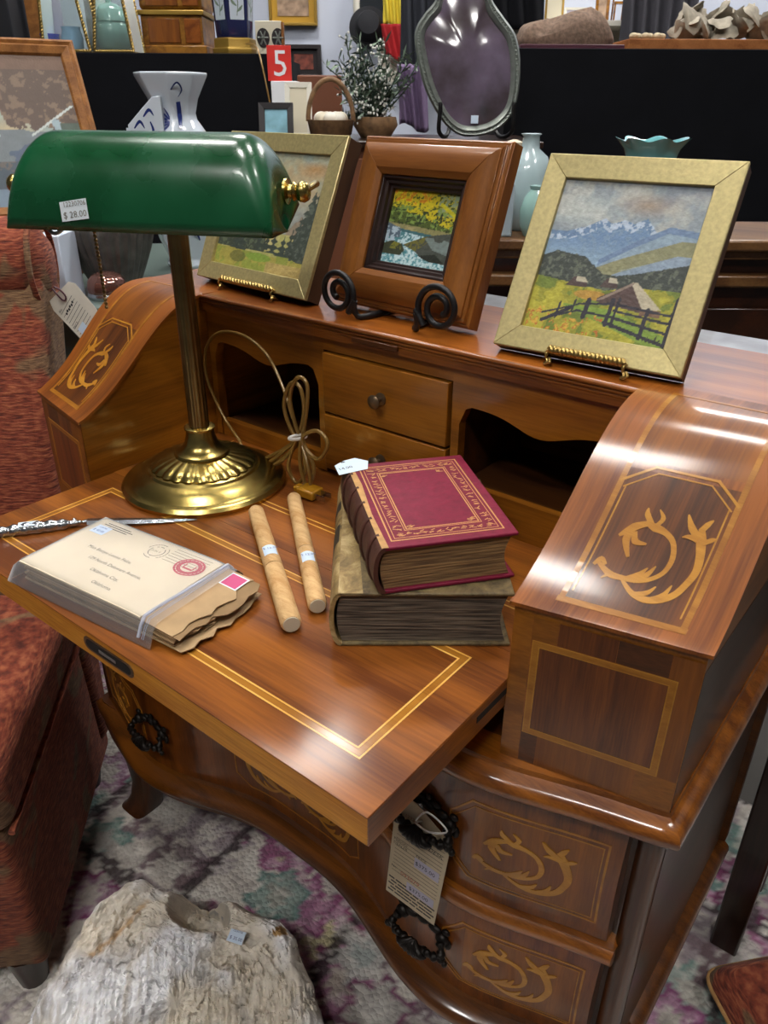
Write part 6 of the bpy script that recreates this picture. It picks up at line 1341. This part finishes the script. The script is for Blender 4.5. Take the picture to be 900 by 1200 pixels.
def small_pic(name, label, x0, x1, y0, y1, d, rail, m_rail, m_pic, lean=12, zb=None, cat='picture'):
    b0, b1 = bgp(x0, y1, d), bgp(x1, y1, d)
    zz = b0[2] if zb is None else zb; b0 = np.array([b0[0], b0[1], zz]); b1 = np.array([b1[0], b1[1], zz]); b1 = b0+AX_A*np.linalg.norm(b1-b0)
    h_ = (bg_z((x0+x1)/2, y0, d+2)-zz)/math.cos(math.radians(lean)); r_ = root(name, label, cat, (b0+b1)/2)
    Q, w, u, up, n = make_frame(r_, b0, b1, lean, h_, [('frame_rail', [(0, -1), (0, 0), (rail, -.15), (rail, -1)], m_rail)], None, rail, 0, back_d=1.0)
    g = G(); g.obox(Q(w/2, h_/2, -.5), u*(w/2-rail*.9), up*(h_/2-rail*.9), n*.08); obj('print', g, m_pic, r_); return Q, w, h_, u, up, n, r_
small_pic('small_picture', 'small blue seascape in a dark frame beside the draped table', 304, 344, 120, 162, 219, 1.5, 'dark_frame', 'blue_seascape', zb=CZ+.02)
small_pic('small_picture', 'white framed print leaning beside the seascape', 335, 366, 96, 162, 226, 1.3, 'ivory', 'mat_cream', zb=CZ+.02)
hb = obj('brown_headboard', bgbox(bg_a(348, 90, 248), bg_a(400, 90, 248), 248, 251, CZ+.02, bg_z(370, 88, 248)), 'maroon' if False else 'wood_box_far', bevel=.4); tag(hb, 'plain brown wooden panel standing behind the basket', 'panel')
# sign
a0, a1 = pxr(320, 346, 238, 90); zs = bg_z(330, 95, 238)
tag(obj('white_riser', bgbox(a0-.5, a1+.5, 236.5, 244, CZ+.02, zs), 'sign_white', bevel=.2), 'white block carrying the red number sign', 'block')
sg = root('number_sign', 'red sign with a white number five on the white block', 'sign', bg((a0+a1)/2, 238, zs)); zt3 = bg_z(330, 53, 238); a0b, a1b = pxr(313, 341, 238, 70); obj('board', bgbox(a0b, a1b, 238, 238.6, zs+.02, zt3), 'sign_red', sg, bevel=.05)
g = G(); text_geo(g, '5', (zt3-zs)*1.05, bg((a0b+a1b)/2-1.9, 237.9, zs+1.2), AX_A, np.array([0, 0, 1.0])); obj('numeral', g, 'sign_white', sg)
# on the wall
def wall_pic(label, x0, x1, y0, y1, rail, mr, mm_, mp):
    d = 412; b0, b1 = bg_a(x0, y1, d), bg_a(x1, y1, d); z0, z1 = bg_z(x0, y1, d), bg_z(x0, y0, d); r_ = root('wall_picture', label, 'picture', bg((b0+b1)/2, 413, z0))
    for q in ((b0, b1, z0, z0+rail), (b0, b1, z1-rail, z1), (b0, b0+rail, z0+rail, z1-rail), (b1-rail, b1, z0+rail, z1-rail)): obj('frame_rail', bgbox(q[0], q[1], 411, 414.8, q[2], q[3]), mr, r_, bevel=.2)
    obj('mount', bgbox(b0+rail, b1-rail, 413, 414.8, z0+rail, z1-rail), mm_, r_); k = rail+(b1-b0)*.12; obj('print', bgbox(b0+k, b1-k, 412.7, 413, z0+k, z1-k), mp, r_)
wall_pic('gold framed print hanging on the pale wall', 316, 372, -20, 30, 1.2, 'gold_paint', 'mat_ochre', 'print_brown'); wall_pic('black framed flower picture hanging on the pale wall', 336, 377, 52, 92, 1.8, 'dark_frame', 'dark_frame', 'flower_print')
ma, mz = bg_a(437, 5, 408), bg_z(437, 5, 408); mr_ = root('oval_mirror', 'white oval mirror hanging on the pale wall', 'mirror', bg(ma, 412, mz-14))
g = G(); P = [bg(ma+7.5*math.cos(t), 412, mz+12*math.sin(t)) for t in np.linspace(0, 2*math.pi, 37)[:-1]]; g.tube(P, 1.5, 8, closed=True); obj('frame', g, 'ivory', mr_, smooth=60); g = G(); g.add([p for p in P], [tuple(range(36))]); plain('mirror_glass', '#6d7278', .05, .9); obj('glass', g, 'mirror_glass', mr_)
hc = bgp(432, 32, 405); g = G(); g.lathe([(8.5, -1), (8.7, -.3), (6, .6), (5.4, 4), (4.6, 6), (2, 6.8), (.2, 6.9)], hc, 28, Matrix.Rotation(YAW, 3, 'Z') @ Matrix.Rotation(math.radians(75), 3, 'X')); tag(obj('black_hat', g, 'hat_black', smooth=50), 'black hat hung under the white oval mirror', 'hat')
def hanging(name, label, x0, x1, y0, y1, d, mat, cat, waves=4, amp=1.2, seed=0):
    b0, b1, z0, z1 = bg_a(x0, y0, d), bg_a(x1, y0, d), bg_z(x0, y1, d), bg_z(x0, y0, d)
    g = G(); g.grid(lambda u, v: bg(b0+(b1-b0)*u+(1-v)*math.sin(seed)*2, d+amp*math.sin(u*waves*2*math.pi+v*2+seed), z0+(z1-z0)*v+(1-v)*math.sin(u*5+seed)*1.5), np.linspace(0, 1, 30), np.linspace(0, 1, 12)); return tag(obj(name, g, mat, smooth=180, solid=.4), label, cat)
hanging('yellow_scarf', 'yellow patterned scarf hanging on the wall under the mirror', 448, 472, -20, 32, 404, 'scarf_yellow', 'scarf', 3, 1.2, .4); hanging('red_scarf', 'red scarf hanging below the yellow one', 446, 476, 28, 68, 401, 'scarf_red', 'scarf', 2, 1.5, 1.2); hanging('white_garment', 'white cloth hanging behind the red scarf', 440, 470, 30, 95, 408, 'ivory', 'cloth', 3, 1.0, 2.0); hanging('dark_garment', 'dark grey coat hanging next to the red scarf', 470, 520, -30, 110, 396, 'garment_dark', 'coat', 3, 2.0, .2)
hanging('pink_wrapping', 'pinkish clear wrapping hanging beside the floral arrangement', 465, 500, 75, 150, 300, 'purple_cloth', 'wrapping', 3, 2.0, .8)
# ------------------------------------------------------------------ things on the right draped table
a0, a1 = pxr(606, 732, 266, 55)
bkz = ZRT+.02; tag(obj('maroon_book', bgbox(a0+1, a1, 266, 288, bkz, bkz+1.2), 'maroon', bevel=.15), 'flat maroon album under the brown slab', 'album')
g = G(); ca3 = (a0+a1)/2; R = []
for i in range(7):
    z = bkz+1.22+8.0*i/6; k_ = [.96, 1.0, .98, .93, .86, .72, .5][i]; ring = []
    for t in np.linspace(0, 2*math.pi, 41)[:-1]:
        x = (a1-a0)*.46*math.copysign(abs(math.cos(t))**.6, math.cos(t))*k_; y = 9*math.copysign(abs(math.sin(t))**.6, math.sin(t))*k_; ring.append(bg(ca3+x, 277+y, z+(1.5*math.sin(x*.25) if i > 2 else 0)+(.6*math.sin(t*7) if i > 1 else 0)))
    R.append(ring)
g.rings(R); tag(obj('brown_slab', g, 'fur_brown', smooth=60), 'rounded brown furry slab lying on the maroon album', 'slab')
a0, a1 = pxr(735, 960, 266, 48); tag(obj('wooden_board', bgbox(a0, a1, 264, 292, bkz, bkz+2.6), 'board_wood', bevel=.2), 'reddish wooden board under the mineral cluster', 'board')
mc = root('mineral_cluster', 'grey rosette mineral cluster of overlapping blades on the wooden board', 'mineral', bg(bg_a(835, 40, 276), 276, bkz+2.62)); rn = random.Random(5); m0 = bg(bg_a(838, 40, 277), 277, bkz+2.7)
for k in range(46):
    a = rn.uniform(0, 2*math.pi); rr = rn.uniform(0, 1)**.6; p = m0+AX_A*15.5*rr*math.cos(a)+AX_D*8*rr*math.sin(a)+np.array([0, 0, 2.2+rn.uniform(0, 9)*(1-.6*rr)]); n_ = nrm(np.array([rn.gauss(0, .8), rn.gauss(0, .8), .8])); u_ = nrm(np.cross(n_, (.2, .9, .1))); v_ = np.cross(n_, u_); r0 = rn.uniform(2.6, 4.6)
    g = G(); rg = lambda q, h: [p+(u_*math.cos(t)+v_*math.sin(t))*r0*q*(1+.14*math.sin(t*3+k)+.08*math.sin(t*7+k))+n_*(h+.5*math.sin(t*2+k)) for t in np.linspace(0, 2*math.pi, 19)[:-1]]
    g.rings([rg(.75, -.5), rg(1, 0), rg(.7, .5)]); g.v = [(q_[0], q_[1], max(q_[2], bkz+2.64)) for q_ in g.v]; obj('blade', g, 'mineral', mc, smooth=40)
for k in range(6):
    c_ = bg(bg_a(742+k*7, 45, 268), 268+(k % 2)*2, bkz+2.62+.9); g = G(); g.ball(c_, (1.4, 1.1, .88)); tag(obj('pebble', g, 'pebble', smooth=60), 'small cream pebble on the wooden board beside the mineral cluster', 'pebble', 'pebbles on the wooden board')
# far right: pictures and carvings against the wall, dark curtain
def far_box(name, label, cat, x0, x1, y0, y1, d, mat, dep=4):
    b0, b1, z0, z1 = bg_a(x0, y1, d), bg_a(x1, y1, d), bg_z(x0, y1, d), bg_z(x0, y0, d); return tag(obj(name, bgbox(b0, b1, d, d+dep, z0, z1), mat, bevel=.2), label, cat)
sh = root('far_shelf', 'white shelf unit far behind the right draped table', 'shelf', bg(bg_a(690, 30, 395), 397, FLOOR)); b0, b1 = pxr(600, 760, 390, 25); zsh = bg_z(690, 24, 388)
obj('shelf_board', bgbox(b0, b1, 386, 410, zsh-2, zsh), 'ivory', sh); obj('back_panel', bgbox(b0, b1, 409, 412, FLOOR, zsh-2), 'ivory', sh)
for a in (b0+1, b1-1): obj('upright', bgbox(a-1, a+1, 387, 409, FLOOR, zsh-2), 'ivory', sh)
Qs = small_pic('small_picture', 'gold framed drawing on the far white shelf', 638, 660, -5, 24, 392, .9, 'gold_paint', 'mat_cream', 8, zsh+.02); small_pic('small_picture', 'wide pale framed picture on the far white shelf', 661, 692, 9, 24, 392, .9, 'ivory', 'paper_lilac', 8, zsh+.02); small_pic('small_picture', 'brown carved frame on the far white shelf', 697, 713, -8, 24, 394, 1.2, 'chest_wood', 'print_brown', 8, zsh+.02)
for k, (px, r0) in enumerate(((615, 3.0), (630, 2.2))):
    c_ = bg(bg_a(px, 20, 394), 394, zsh+.02); g = G(); g.lathe([(1.6, 0), (r0, 4), (r0*.7, 9), (r0*1.1, 13), (r0*.6, 18), (.3, 21)], c_, 16, rf=lambda t, i, z: 1+.15*math.cos(3*t+i)); tag(obj('bone_carving', g, 'bone', smooth=60), 'pale bone carving on the far shelf, %s of the two' % ('thicker' if k == 0 else 'thinner'), 'carving')
g = G(); c_ = bg(bg_a(724, 20, 396), 396, zsh+.02); ch2 = root('small_chair', 'small golden wooden doll chair on the far shelf', 'chair', c_)
for s_ in (-1, 1):
    for t in (-1, 1): g = G(); g.tube([c_+AX_A*2.2*s_+AX_D*2*t, c_+AX_A*2.2*s_+AX_D*2*t+np.array([0, 0, 7 if t < 0 else 18])], .4, 6); obj('leg', g, 'chest_wood', ch2)
g = G(); g.obox(c_+np.array([0, 0, 7]), AX_A*2.6, AX_D*2.4, (0, 0, .4)); obj('seat', g, 'chest_wood', ch2)
for z in (11, 14, 17): g = G(); g.obox(c_+AX_D*2+np.array([0, 0, z]), AX_A*2.2, AX_D*.3, (0, 0, .5)); obj('back_rail', g, 'chest_wood', ch2)
hanging('black_curtain', 'dark curtain hanging behind the mineral cluster', 738, 830, -60, 60, 380, 'grey_cloth', 'curtain', 6, 2.0, .5); hanging('black_backdrop', 'black backdrop cloth hanging behind the convex glass frame', 560, 640, -60, 30, 384, 'black_cloth', 'curtain', 4, 1.5, 1.5)
